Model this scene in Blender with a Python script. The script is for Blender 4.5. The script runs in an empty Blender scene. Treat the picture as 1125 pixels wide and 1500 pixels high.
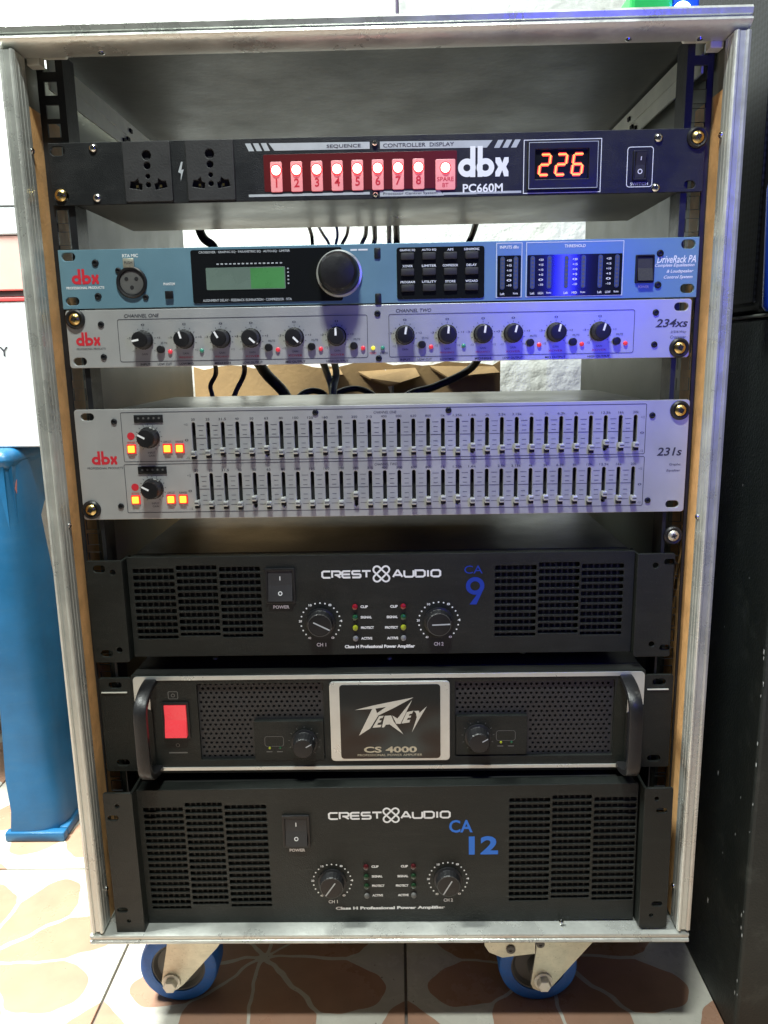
import bpy, bmesh, math, random
from mathutils import Vector, Matrix, Euler
random.seed(7)
SC = bpy.context.scene
COL = SC.collection
R = math.radians

# ------------------------------------------------------------------ camera
cam = bpy.data.cameras.new("camera")
camo = bpy.data.objects.new("camera", cam)
COL.objects.link(camo)
camo.location = (.0142, -.616, .5846)
camo.rotation_euler = (1.3693, .0180, .0158)
cam.sensor_fit = 'HORIZONTAL'
cam.sensor_width = 36
cam.lens = 1146.2 / 1125 * 36
cam.clip_start = .01
cam.clip_end = 50
SC.camera = camo

# ------------------------------------------------------------------ world and lamps (indoor picture: no sun, no sky)
w = bpy.data.worlds.new("World")
SC.world = w
w.use_nodes = True
bg = w.node_tree.nodes["Background"]
bg.inputs[0].default_value = (.80, .92, .95, 1)
bg.inputs[1].default_value = .04

def area(name, loc, target, sx, sy, power, col, spread=180):
    l = bpy.data.lights.new(name, 'AREA')
    l.shape = 'RECTANGLE'; l.size = sx; l.size_y = sy
    l.energy = power; l.color = col; l.spread = R(spread)
    o = bpy.data.objects.new(name, l)
    COL.objects.link(o)
    o.location = loc
    o.rotation_euler = (Vector(target) - Vector(loc)).to_track_quat('-Z', 'Y').to_euler()
    return o
area("ceiling_tube_lamp", (-.04, -.56, 1.72), (0, 0, .45), .20, .07, 24, (.93, 1, .95))
area("doorway_daylight", (-.95, -.02, 1.90), (-.52, .06, 0), .36, .36, 46, (.95, 1, .95), 100)
area("wall_fill_light", (-.15, .30, 1.45), (-.1, .66, .75), .9, .12, 3.4, (.95, 1, .95))  # unseen light added to brighten the wall behind the case
area("violet_party_lamp", (.262, -.58, .69), (.22, 0, .58), .016, .22, .34, (.022, .025, 1), 80)
SC.view_settings.view_transform = 'Standard'
SC.view_settings.look = 'None'
SC.view_settings.exposure = 0
SC.view_settings.gamma = 1
SC.view_settings.use_curve_mapping = False

# ------------------------------------------------------------------ materials
MATS = {}
def mat(name, col, rough=.5, metal=0, noise=.08, nscale=40, bump=0, bscale=400, spec=.5,
        emit=None, estr=0, coat=0, rvar=.08, trans=0, dust=0, dustcol=(.16, .16, .15)):
    m = bpy.data.materials.new(name)
    m.use_nodes = True
    nt = m.node_tree
    b = nt.nodes["Principled BSDF"]
    b.inputs["Base Color"].default_value = (*col, 1)
    b.inputs["Roughness"].default_value = rough
    b.inputs["Metallic"].default_value = metal
    b.inputs["Specular IOR Level"].default_value = spec
    b.inputs["Coat Weight"].default_value = coat
    if trans: b.inputs["Transmission Weight"].default_value = trans
    tc = nt.nodes.new("ShaderNodeTexCoord")
    geo = nt.nodes.new("ShaderNodeNewGeometry")
    if noise:
        n = nt.nodes.new("ShaderNodeTexNoise")
        n.inputs["Scale"].default_value = nscale
        n.inputs["Detail"].default_value = 6
        n.inputs["Roughness"].default_value = .65
        nt.links.new(geo.outputs["Position"], n.inputs["Vector"])
        mr = nt.nodes.new("ShaderNodeMapRange")
        mr.inputs[1].default_value = .25; mr.inputs[2].default_value = .75
        mr.inputs[3].default_value = 1 - noise; mr.inputs[4].default_value = 1 + noise
        nt.links.new(n.outputs["Fac"], mr.inputs[0])
        mx = nt.nodes.new("ShaderNodeVectorMath"); mx.operation = 'SCALE'
        mx.inputs[0].default_value = col
        nt.links.new(mr.outputs[0], mx.inputs["Scale"])
        nt.links.new(mx.outputs[0], b.inputs["Base Color"])
        mr2 = nt.nodes.new("ShaderNodeMapRange")
        mr2.inputs[1].default_value = .3; mr2.inputs[2].default_value = .7
        mr2.inputs[3].default_value = max(.02, rough - rvar); mr2.inputs[4].default_value = min(1, rough + rvar)
        nt.links.new(n.outputs["Fac"], mr2.inputs[0])
        nt.links.new(mr2.outputs[0], b.inputs["Roughness"])
    if dust:
        base = b.inputs["Base Color"].links[0].from_socket
        d1 = nt.nodes.new("ShaderNodeTexNoise"); d1.inputs["Scale"].default_value = 700; d1.inputs["Detail"].default_value = 2
        d2 = nt.nodes.new("ShaderNodeTexNoise"); d2.inputs["Scale"].default_value = 22; d2.inputs["Detail"].default_value = 7; d2.inputs["Roughness"].default_value = .7
        d3 = nt.nodes.new("ShaderNodeMapping"); d3.inputs["Scale"].default_value = (1, 1, 6)
        nt.links.new(geo.outputs["Position"], d1.inputs["Vector"]); nt.links.new(geo.outputs["Position"], d3.inputs["Vector"]); nt.links.new(d3.outputs[0], d2.inputs["Vector"])
        r1 = nt.nodes.new("ShaderNodeMapRange"); r1.inputs[1].default_value = .66; r1.inputs[2].default_value = .74; r1.inputs[3].default_value = 0; r1.inputs[4].default_value = .5*dust
        r2 = nt.nodes.new("ShaderNodeMapRange"); r2.inputs[1].default_value = .50; r2.inputs[2].default_value = .80; r2.inputs[3].default_value = 0; r2.inputs[4].default_value = .28*dust
        nt.links.new(d1.outputs["Fac"], r1.inputs[0]); nt.links.new(d2.outputs["Fac"], r2.inputs[0])
        mxx = nt.nodes.new("ShaderNodeMath"); mxx.operation = 'MAXIMUM'
        nt.links.new(r1.outputs[0], mxx.inputs[0]); nt.links.new(r2.outputs[0], mxx.inputs[1])
        mc = nt.nodes.new("ShaderNodeMixRGB"); mc.inputs[2].default_value = (*dustcol, 1)
        nt.links.new(mxx.outputs[0], mc.inputs[0]); nt.links.new(base, mc.inputs[1]); nt.links.new(mc.outputs[0], b.inputs["Base Color"])
    if bump:
        n2 = nt.nodes.new("ShaderNodeTexNoise")
        n2.inputs["Scale"].default_value = bscale
        n2.inputs["Detail"].default_value = 4
        nt.links.new(geo.outputs["Position"], n2.inputs["Vector"])
        bp = nt.nodes.new("ShaderNodeBump")
        bp.inputs["Strength"].default_value = bump
        bp.inputs["Distance"].default_value = .001
        nt.links.new(n2.outputs["Fac"], bp.inputs["Height"])
        nt.links.new(bp.outputs[0], b.inputs["Normal"])
    if emit:
        b.inputs["Emission Color"].default_value = (*emit, 1)
        b.inputs["Emission Strength"].default_value = estr
    MATS[name] = m
    return m

mat('aluminium', (.55, .565, .53), .32, .55, .22, 25, .2, 350, rvar=.16, dust=.28, dustcol=(.22, .20, .17))
mat('aluminium_dull', (.70, .70, .63), .5, .3, .15, 30, .15, 300)
mat('side_wall', (.15, .16, .14), .45, 0, .10, 18, .1, 200)
mat('ceiling_lining', (.032, .033, .028), .45, 0, .25, 10, .15, 150, spec=.22)
mat('ply', (.66, .37, .15), .6, 0, .25, 60, .3, 500)
mat('rail_black', (.013, .014, .016), .42, .2, .2, 60, .15, 500)
mat('black_paint', (.009, .010, .011), .42, .1, .25, 45, .35, 1500, dust=.25)
mat('amp_black', (.0095, .0118, .0102), .47, .0, .22, 35, .5, 1700, spec=.33, dust=.22)
mat('chassis_steel', (.20, .19, .17), .34, .85, .15, 12, .05, 200)
mat('chassis_black', (.018, .019, .018), .36, .2, .2, 12, .12, 300, dust=.35)
mat('dark_hole', (.006, .006, .007), .8, 0, 0)
mat('black_plastic', (.012, .012, .013), .4, 0, .2, 60, .15, 600, spec=.35)
mat('soft_black', (.022, .022, .023), .6, 0, .2, 60, .2, 700)
mat('blue_panel', (.145, .275, .345), .38, .25, .07, 20, .12, 1500)
mat('silver_panel', (.50, .51, .50), .38, .45, .05, 25, .12, 1600)
mat('white_print', (.78, .80, .80), .5, 0, 0)
mat('grey_print', (.42, .45, .47), .5, 0, .1, 90)
mat('dim_print', (.12, .12, .115), .5, 0, 0)
mat('dark_print', (.035, .035, .045), .5, 0, 0)
mat('red_print', (.55, .02, .035), .5, 0, 0)
mat('blue_print', (.005, .035, .34), .45, 0, 0)
mat('bright_blue_print', (.01, .16, .66), .45, 0, 0)
mat('silver_trim', (.62, .64, .61), .32, .6, .08, 40, .05, 200)
mat('chrome', (.72, .72, .70), .18, 1, .05, 100)
mat('brass', (.62, .47, .20), .25, 1, .12, 150)
mat('zinc', (.50, .49, .40), .4, .7, .25, 50, .2, 250, dust=1.0, dustcol=(.10, .085, .06))
mat('window_black', (.008, .009, .010), .09, 0, 0)
mat('lcd', (.05, .16, .06), .3, 0, .25, 25, emit=(.07, .30, .07), estr=.30)
mat('lcd_grey', (.10, .14, .12), .3, 0, .2, 25, emit=(.14, .22, .17), estr=.20)
mat('red_led', (.5, .02, .02), .3, 0, 0, emit=(1, .10, .07), estr=9)
mat('led_core', (1, .6, .5), .3, 0, 0, emit=(1, .50, .42), estr=7)
mat('button_lit_body', (.60, .32, .32), .4, 0, .05, 80, emit=(1, .03, .05), estr=.30)
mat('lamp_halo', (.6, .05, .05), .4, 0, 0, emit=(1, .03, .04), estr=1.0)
mat('painted_glow', (.03, .006, .007), .35, 0, 0, emit=(1, .01, .02), estr=.07)  # red bloom of the lamps, put into a weakly glowing material
mat('digit_red', (.9, .1, .02), .3, 0, 0, emit=(1, .02, .012), estr=1.1)
mat('digit_core', (.9, .5, .1), .3, 0, 0, emit=(1, .20, .015), estr=1.7)
mat('amber_lit', (.9, .3, .05), .4, 0, 0, emit=(1, .30, .02), estr=3.0)
mat('red_rim', (.62, .03, .03), .4, 0, 0, emit=(1, .03, .02), estr=.35)
mat('red_rocker', (.78, .06, .08), .28, 0, .06, 60, emit=(1, .07, .08), estr=.32)
mat('led_red_dark', (.05, .006, .008), .15, 0, 0)
mat('led_green_dark', (.010, .032, .014), .15, 0, 0)
mat('led_red_off', (.22, .01, .018), .15, 0, 0)
mat('led_green_off', (.015, .07, .03), .15, 0, 0)
mat('led_yellow_off', (.26, .29, .02), .15, 0, 0)
mat('led_grey_off', (.16, .16, .17), .15, 0, 0)
mat('led_red_small', (.7, .05, .07), .2, 0, 0, emit=(1, .03, .06), estr=.25)
mat('led_yellow_small', (.8, .7, .05), .2, 0, 0, emit=(1, .9, .05), estr=.6)
mat('led_green_small', (.05, .3, .2), .2, 0, 0)
mat('meter_led', (.045, .075, .085), .3, 0, 0)
mat('tyre_blue', (.012, .12, .46), .5, 0, .2, 60, .3, 300, dust=.9, dustcol=(.12, .12, .12))
mat('hub_grey', (.09, .09, .085), .55, 0, .15, 60)
mat('cable_black', (.012, .012, .014), .5, 0, .1, 60)
mat('cable_grey', (.25, .29, .28), .5, 0, .1, 60)
mat('cable_white', (.62, .64, .66), .5, 0, .1, 60)
mat('cable_blue', (.03, .12, .5), .5, 0, .1, 60)
mat('cable_purple', (.07, .05, .10), .4, 0, .1, 60)
mat('cardboard', (.40, .26, .12), .85, 0, .18, 22, .4, 180)
mat('stool_blue', (.008, .095, .22), .38, 0, .2, 16, .2, 90, dust=.5, dustcol=(.10, .17, .22))
mat('white_card', (.56, .59, .61), .6, 0, .06, 12, .1, 80)
mat('pink_card', (.62, .36, .32), .7, 0, .1, 14, .1, 80)
mat('red_card', (.6, .06, .06), .6, 0, .1, 40)
mat('sticker_red', (.42, .14, .13), .5, 0, .35, 120)
mat('blue_plastic', (.01, .06, .45), .3, 0, .15, 40)
mat('green_plastic', (.02, .35, .08), .35, 0, .1, 40)
mat('blue_led', (.2, .3, 1), .3, 0, 0, emit=(.10, .16, 1), estr=45)
mat('grout', (.16, .14, .12), .9, 0, .3, 60, .3, 300)
mat('grey_card', (.45, .50, .53), .6, 0, .12, 25)

def plaster():
    m = mat('plaster', (.72, .74, .71), .85, 0, .10, 9)
    nt = m.node_tree; b = nt.nodes["Principled BSDF"]
    geo = nt.nodes.new("ShaderNodeNewGeometry")
    n = nt.nodes.new("ShaderNodeTexNoise"); n.inputs["Scale"].default_value = 55; n.inputs["Detail"].default_value = 8
    nt.links.new(geo.outputs["Position"], n.inputs["Vector"])
    bp = nt.nodes.new("ShaderNodeBump"); bp.inputs["Strength"].default_value = .7; bp.inputs["Distance"].default_value = .006
    nt.links.new(n.outputs["Fac"], bp.inputs["Height"]); nt.links.new(bp.outputs[0], b.inputs["Normal"])
plaster()

def cabinet_paint():
    m = mat('cabinet_paint', (.014, .018, .017), .55, 0, .3, 20, .6, 500)
    nt = m.node_tree; b = nt.nodes["Principled BSDF"]
    geo = nt.nodes.new("ShaderNodeNewGeometry")
    n = nt.nodes.new("ShaderNodeTexNoise"); n.inputs["Scale"].default_value = 30; n.inputs["Detail"].default_value = 9; n.inputs["Roughness"].default_value = .7
    nt.links.new(geo.outputs["Position"], n.inputs["Vector"])
    cr = nt.nodes.new("ShaderNodeValToRGB")
    cr.color_ramp.elements[0].position = .55; cr.color_ramp.elements[0].color = (.014, .019, .017, 1)
    cr.color_ramp.elements[1].position = .82; cr.color_ramp.elements[1].color = (.06, .07, .062, 1)
    nt.links.new(n.outputs["Fac"], cr.inputs[0]); nt.links.new(cr.outputs[0], b.inputs["Base Color"])
cabinet_paint()

def tile_mat():
    m = mat('floor_tile', (.7, .66, .58), .22, 0, 0)
    nt = m.node_tree; b = nt.nodes["Principled BSDF"]; N = nt.nodes.new; L = nt.links.new
    tc = N("ShaderNodeTexCoord")
    dn = N("ShaderNodeTexNoise"); dn.inputs["Scale"].default_value = 9; dn.inputs["Detail"].default_value = 3
    L(tc.outputs["Object"], dn.inputs["Vector"])
    off = N("ShaderNodeVectorMath"); off.operation = 'MULTIPLY_ADD'
    off.inputs[1].default_value = (.05, .05, 0); off.inputs[2].default_value = (-.025, -.025, 0)
    L(dn.outputs["Color"], off.inputs[0])
    ad = N("ShaderNodeVectorMath"); ad.operation = 'ADD'
    L(tc.outputs["Object"], ad.inputs[0]); L(off.outputs[0], ad.inputs[1])
    sx = N("ShaderNodeSeparateXYZ"); L(ad.outputs[0], sx.inputs[0])
    def math_(op, a, b_=None, c=None):
        n = N("ShaderNodeMath"); n.operation = op
        for i, v in enumerate((a, b_, c)):
            if v is None: continue
            if isinstance(v, (int, float)): n.inputs[i].default_value = v
            else: L(v, n.inputs[i])
        return n.outputs[0]
    th = math_('ARCTAN2', sx.outputs[1], sx.outputs[0])
    r = math_('SQRT', math_('ADD', math_('MULTIPLY', sx.outputs[0], sx.outputs[0]), math_('MULTIPLY', sx.outputs[1], sx.outputs[1])))
    s4 = math_('ABSOLUTE', math_('SINE', math_('MULTIPLY', th, 4)))
    # eight petals: outline radius, veins between the petals
    pr = math_('ADD', .088, math_('MULTIPLY', s4, .046))
    inside = math_('LESS_THAN', r, pr)
    edge = math_('LESS_THAN', math_('ABSOLUTE', math_('SUBTRACT', r, pr)), .0042)
    vein = math_('LESS_THAN', math_('MULTIPLY', s4, r), .0075)
    line = math_('MAXIMUM', edge, math_('MULTIPLY', vein, inside))
    big = N("ShaderNodeTexNoise"); big.inputs["Scale"].default_value = 30; big.inputs["Detail"].default_value = 6
    L(tc.outputs["Object"], big.inputs["Vector"])
    ter = N("ShaderNodeMixRGB"); ter.inputs[1].default_value = (.34, .18, .12, 1); ter.inputs[2].default_value = (.46, .28, .19, 1)
    L(big.outputs["Fac"], ter.inputs[0])
    crm = N("ShaderNodeMixRGB"); crm.inputs[1].default_value = (.50, .48, .42, 1); crm.inputs[2].default_value = (.68, .65, .57, 1)
    L(big.outputs["Fac"], crm.inputs[0])
    # corners: small diamonds in terracotta
    ax = math_('ADD', math_('ABSOLUTE', sx.outputs[0]), math_('ABSOLUTE', sx.outputs[1]))
    corner = math_('GREATER_THAN', ax, .192)
    cedge = math_('LESS_THAN', math_('ABSOLUTE', math_('SUBTRACT', ax, .192)), .005)
    m1 = N("ShaderNodeMixRGB"); L(math_('MAXIMUM', inside, corner), m1.inputs[0]); L(crm.outputs[0], m1.inputs[1]); L(ter.outputs[0], m1.inputs[2])
    m2 = N("ShaderNodeMixRGB"); L(math_('MAXIMUM', line, cedge), m2.inputs[0]); L(m1.outputs[0], m2.inputs[1]); m2.inputs[2].default_value = (.56, .54, .47, 1)
    gr = N("ShaderNodeTexNoise"); gr.inputs["Scale"].default_value = 260; gr.inputs["Detail"].default_value = 3
    g2 = N("ShaderNodeTexNoise"); g2.inputs["Scale"].default_value = 7; g2.inputs["Detail"].default_value = 8; g2.inputs["Roughness"].default_value = .7
    geo = N("ShaderNodeNewGeometry"); L(geo.outputs["Position"], gr.inputs["Vector"]); L(geo.outputs["Position"], g2.inputs["Vector"])
    k1 = N("ShaderNodeMapRange"); k1.inputs[1].default_value = .70; k1.inputs[2].default_value = .74; k1.inputs[3].default_value = 0; k1.inputs[4].default_value = .75; L(gr.outputs["Fac"], k1.inputs[0])
    k2 = N("ShaderNodeMapRange"); k2.inputs[1].default_value = .45; k2.inputs[2].default_value = .8; k2.inputs[3].default_value = 0; k2.inputs[4].default_value = .45; L(g2.outputs["Fac"], k2.inputs[0])
    m3 = N("ShaderNodeMixRGB"); L(math_('MAXIMUM', k1.outputs[0], k2.outputs[0]), m3.inputs[0]); L(m2.outputs[0], m3.inputs[1]); m3.inputs[2].default_value = (.16, .13, .10, 1)
    L(m3.outputs[0], b.inputs["Base Color"])
    k3 = N("ShaderNodeMapRange"); k3.inputs[1].default_value = .3; k3.inputs[2].default_value = .7; k3.inputs[3].default_value = .16; k3.inputs[4].default_value = .45; L(g2.outputs["Fac"], k3.inputs[0]); L(k3.outputs[0], b.inputs["Roughness"])
    bp = N("ShaderNodeBump"); bp.inputs["Strength"].default_value = .15; bp.inputs["Distance"].default_value = .002
    L(big.outputs["Fac"], bp.inputs["Height"]); L(bp.outputs[0], b.inputs["Normal"])
tile_mat()

def grille_mat():
    m = mat('grille_mesh', (.02, .022, .03), .4, .6, 0)
    nt = m.node_tree; b = nt.nodes["Principled BSDF"]; N = nt.nodes.new; L = nt.links.new
    geo = N("ShaderNodeNewGeometry")
    mp = N("ShaderNodeMapping"); mp.inputs["Rotation"].default_value = (R(45), 0, 0); mp.inputs["Scale"].default_value = (1, 260, 260)
    L(geo.outputs["Position"], mp.inputs["Vector"])
    v = N("ShaderNodeTexChecker"); v.inputs["Scale"].default_value = 1
    v.inputs["Color1"].default_value = (.002, .002, .003, 1); v.inputs["Color2"].default_value = (.012, .013, .018, 1)
    L(mp.outputs[0], v.inputs["Vector"]); L(v.outputs["Color"], b.inputs["Base Color"])
    bp = N("ShaderNodeBump"); bp.inputs["Strength"].default_value = .8; bp.inputs["Distance"].default_value = .002
    L(v.outputs["Fac"], bp.inputs["Height"]); L(bp.outputs[0], b.inputs["Normal"])
grille_mat()

# ------------------------------------------------------------------ mesh building, all numbers in millimetres
class MB:
    def __init__(s): s.v = []; s.f = []; s.t = 0
    def add(s, vs, fs):
        n = len(s.v); s.v += [tuple(p) for p in vs]; s.f += [tuple(i + n for i in f) for f in fs]
        return s
    def box(s, x0, x1, y0, y1, z0, z1, bev=0, seg=2):
        if not bev:
            return s.add([(x0,y0,z0),(x1,y0,z0),(x1,y1,z0),(x0,y1,z0),(x0,y0,z1),(x1,y0,z1),(x1,y1,z1),(x0,y1,z1)],
                  [(0,3,2,1),(4,5,6,7),(0,1,5,4),(1,2,6,5),(2,3,7,6),(3,0,4,7)])
        bm = bmesh.new()
        bmesh.ops.create_cube(bm, size=1)
        for v in bm.verts:
            v.co = Vector(((x0+x1)/2 + v.co.x*(x1-x0), (y0+y1)/2 + v.co.y*(y1-y0), (z0+z1)/2 + v.co.z*(z1-z0)))
        bmesh.ops.bevel(bm, geom=list(bm.edges), offset=bev, segments=seg, profile=.5, affect='EDGES')
        s.bm(bm); bm.free(); return s
    def bm(s, bm):
        bm.verts.index_update()
        s.add([v.co for v in bm.verts], [[v.index for v in f.verts] for f in bm.faces])
    def lathe(s, cx, cz, prof, n=32, sq=None, caps=True):
        # axis along Y through (cx, cz); prof = [(radius, y), ...] ; closed at both ends
        vs = []; fs = []; k = len(prof)
        for (r, y) in prof:
            for i in range(n):
                a = 2*math.pi*i/n
                rr = r if not sq else r*(1 + sq[1]*math.cos(sq[0]*a))
                vs.append((cx + rr*math.cos(a), y, cz + rr*math.sin(a)))
        for j in range(k-1):
            for i in range(n):
                i2 = (i+1) % n
                fs.append((j*n+i, j*n+i2, (j+1)*n+i2, (j+1)*n+i))
        if caps: fs.append(tuple(range(n))); fs.append(tuple((k-1)*n + i for i in reversed(range(n))))
        return s.add(vs, fs)
    def tube(s, pts, r, n=10):
        pts = [Vector(p) for p in pts]; vs = []; fs = []
        up = Vector((.31, .77, .12)).normalized()
        for i, p in enumerate(pts):
            t = (pts[min(i+1, len(pts)-1)] - pts[max(i-1, 0)]).normalized()
            a = t.cross(up).normalized(); b = t.cross(a).normalized()
            rr = r[i] if isinstance(r, (list, tuple)) else r
            for k in range(n):
                q = 2*math.pi*k/n
                vs.append(p + a*rr*math.cos(q) + b*rr*math.sin(q))
        for i in range(len(pts)-1):
            for k in range(n):
                k2 = (k+1) % n
                fs.append((i*n+k, i*n+k2, (i+1)*n+k2, (i+1)*n+k))
        fs.append(tuple(range(n))); fs.append(tuple((len(pts)-1)*n + k for k in reversed(range(n))))
        return s.add(vs, fs)
    def prism(s, poly, axis, lo, hi):
        # poly: 2D outline; axis 'z': poly = (x, y); axis 'x': poly = (y, z); axis 'y': poly = (x, z)
        n = len(poly)
        def P(p, h): return {'z': (p[0], p[1], h), 'x': (h, p[0], p[1]), 'y': (p[0], h, p[1])}[axis]
        vs = [P(p, lo) for p in poly] + [P(p, hi) for p in poly]
        fs = [(i, (i+1) % n, n + (i+1) % n, n + i) for i in range(n)] + [tuple(reversed(range(n))), tuple(range(n, 2*n))]
        return s.add(vs, fs)
    # ---- flat print, each element a hair in front of the one before
    def lift(s): s.t += 1; return .012*(s.t % 9)
    def flat(s, poly, y):
        y -= s.lift()
        return s.add([(p[0], y, p[1]) for p in poly], [tuple(range(len(poly)))])
    def rect(s, x0, x1, z0, z1, y): return s.flat([(x0,z0),(x1,z0),(x1,z1),(x0,z1)], y)
    def stroke(s, pts, wd, y, closed=False):
        P = [Vector((p[0], p[1])) for p in pts]; n = len(P); L = []; Rr = []
        y -= s.lift()
        for i in range(n):
            a = P[i-1] if (i > 0 or closed) else None
            b = P[(i+1) % n] if (i < n-1 or closed) else None
            d1 = (P[i]-a).normalized() if a is not None else None
            d2 = (b-P[i]).normalized() if b is not None else None
            if d1 is None: d1 = d2
            if d2 is None: d2 = d1
            n1 = Vector((-d1.y, d1.x)); n2 = Vector((-d2.y, d2.x))
            m = n1 + n2
            m = m.normalized() if m.length > 1e-6 else n1
            k = wd/2/max(.45, m.dot(n1))
            L.append(P[i] + m*k); Rr.append(P[i] - m*k)
        vs = [(p.x, y, p.y) for p in L] + [(p.x, y, p.y) for p in Rr]
        fs = [(i, (i+1) % n, n + (i+1) % n, n + i) for i in range(n if closed else n-1)]
        return s.add(vs, fs)
    def ring(s, cx, cz, r0, r1, y, a0=0, a1=360, n=36):
        y -= s.lift(); vs = []; fs = []
        for i in range(n+1):
            a = R(a0 + (a1-a0)*i/n)
            vs += [(cx + r0*math.cos(a), y, cz + r0*math.sin(a)), (cx + r1*math.cos(a), y, cz + r1*math.sin(a))]
        for i in range(n): fs.append((2*i, 2*i+1, 2*i+3, 2*i+2))
        return s.add(vs, fs)
    def disc(s, cx, cz, r, y, n=14):
        return s.flat([(cx + r*math.cos(2*math.pi*i/n), cz + r*math.sin(2*math.pi*i/n)) for i in range(n)], y)
    def frame(s, x0, x1, z0, z1, wd, y, rad=0):
        return s.stroke(rrect(x0, x1, z0, z1, rad) if rad else [(x0,z0),(x1,z0),(x1,z1),(x0,z1)], wd, y, True)
    def txt(s, string, x, z, h, y, w=None, al='C', shear=0, bold=0):
        cu = bpy.data.curves.new('t', 'FONT')
        cu.body = string; cu.size = 1; cu.shear = shear; cu.offset = bold; cu.resolution_u = 3; cu.fill_mode = 'FRONT'
        ob = bpy.data.objects.new('t', cu)
        me = bpy.data.meshes.new_from_object(ob)
        vs = [v.co.copy() for v in me.vertices]
        if vs:
            x0 = min(v.x for v in vs); x1 = max(v.x for v in vs); z0 = min(v.y for v in vs); z1 = max(v.y for v in vs)
            kz = h/(z1-z0); kx = w/(x1-x0) if w else kz
            W = (x1-x0)*kx
            ox = {'C': x - W/2, 'L': x, 'R': x - W}[al]
            yy = y - s.lift()
            s.add([(ox + (v.x-x0)*kx, yy, z - h/2 + (v.y-z0)*kz) for v in vs], [tuple(p.vertices) for p in me.polygons])
        bpy.data.objects.remove(ob); bpy.data.curves.remove(cu); bpy.data.meshes.remove(me)
        return s
    def plate(s, outline, holes, y0, th, bev=0):
        # front face at y0, thickness th towards +y, any number of holes
        cu = bpy.data.curves.new('p', 'CURVE')
        cu.dimensions = '2D'; cu.fill_mode = 'BOTH'
        cu.extrude = th/2 - bev; cu.bevel_depth = bev; cu.bevel_resolution = 1; cu.offset = -bev
        for poly in [outline] + list(holes):
            sp = cu.splines.new('POLY'); sp.points.add(len(poly)-1)
            for p, q in zip(sp.points, poly): p.co = (q[0], q[1], 0, 1)
            sp.use_cyclic_u = True
        ob = bpy.data.objects.new('p', cu)
        me = bpy.data.meshes.new_from_object(ob)
        s.add([(v.co.x, y0 + th/2 - v.co.z, v.co.y) for v in me.vertices], [tuple(p.vertices) for p in me.polygons])
        bpy.data.objects.remove(ob); bpy.data.curves.remove(cu); bpy.data.meshes.remove(me)
        return s

def circ(cx, cz, r, n=12, ph=0):
    return [(cx + r*math.cos(2*math.pi*i/n + ph), cz + r*math.sin(2*math.pi*i/n + ph)) for i in range(n)]
def rrect(x0, x1, z0, z1, r, n=4):
    o = []
    for (cx, cz, a) in ((x1-r, z1-r, 0), (x0+r, z1-r, 90), (x0+r, z0+r, 180), (x1-r, z0+r, 270)):
        for i in range(n+1):
            q = R(a + 90*i/n); o.append((cx + r*math.cos(q), cz + r*math.sin(q)))
    return o
def rect(x0, x1, z0, z1): return [(x0,z0),(x1,z0),(x1,z1),(x0,z1)]
def slot(cx, cz, w_, h_): return rrect(cx-w_/2, cx+w_/2, cz-h_/2, cz+h_/2, min(w_, h_)/2*.98, 5)

ORG = {}
def mesh_of(name, mb, smooth=35, org=(0,0,0)):
    me = bpy.data.meshes.new(name)
    me.from_pydata([((v[0]-org[0])*.001, (v[1]-org[1])*.001, (v[2]-org[2])*.001) for v in mb.v], [], mb.f)
    bm = bmesh.new(); bm.from_mesh(me)
    bmesh.ops.remove_doubles(bm, verts=bm.verts, dist=1e-7)
    bm.to_mesh(me); bm.free()
    if smooth == 30: smooth = 12
    if smooth:
        for p in me.polygons: p.use_smooth = True
        me.set_sharp_from_angle(angle=R(smooth))
    return me
def props(o, label=None, cat=None, group=None, kind=None):
    if label: o['label'] = label
    if cat: o['category'] = cat
    if group: o['group'] = group
    if kind: o['kind'] = kind
    return o
def place(name, me, m, org, parent=None):
    o = bpy.data.objects.new(name, me)
    COL.objects.link(o)
    if m and not me.materials: me.materials.append(MATS[m])
    po = ORG[parent.name] if parent else (0,0,0)
    o.parent = parent
    o.location = ((org[0]-po[0])*.001, (org[1]-po[1])*.001, (org[2]-po[2])*.001)
    ORG[o.name] = org
    return o
def part(name, mb, m, parent=None, smooth=35, label=None, kind=None, fixnormals=True):
    xs = list(zip(*mb.v))
    org = tuple((min(c)+max(c))/2 for c in xs)
    me = mesh_of(name, mb, smooth, org)
    o = place(name, me, m, org, parent)
    if kind is None and (name.endswith(('lettering', '_print')) or name in ('meter_lamp', 'level_lamp', 'paint_chip', 'vent_mesh')): kind = 'stuff'
    return props(o, label, kind=kind)
def thing(name, org, label, cat, group=None):
    o = bpy.data.objects.new(name, None)
    o.empty_display_size = .02
    COL.objects.link(o)
    o.location = tuple(c*.001 for c in org)
    ORG[o.name] = org
    return props(o, label, cat, group)

# ------------------------------------------------------------------ setting: floor and wall
FZ = -19.0
fl = MB(); fl.box(-2400, 1800, -1500, 1100, FZ-30, FZ-3)
floor = part('floor', fl, 'grout', None, 0); props(floor, kind='structure')
TP = 290.5; t0x, t0y = -276.3, 216.5
tm = MB(); tm.box(-TP/2+1.3, TP/2-1.3, -TP/2+1.3, TP/2-1.3, -6, 0, .9, 2)
tme = mesh_of('tile', tm)
tme.materials.append(MATS['floor_tile'])
for i in range(-4, 4):
    for j in range(-3, 3):
        o = place('tile', tme, None, (t0x + TP*(i+.5), t0y + TP*(j+.5), FZ + random.uniform(-.3, .2)), floor)
        o.rotation_euler.z = R(90)*random.randint(0, 3)
wl = MB(); wl.box(-1500, 1300, 660, 700, FZ-3, 1500)
wall = part('wall', wl, 'plaster', None, 0); props(wall, kind='structure')

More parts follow.
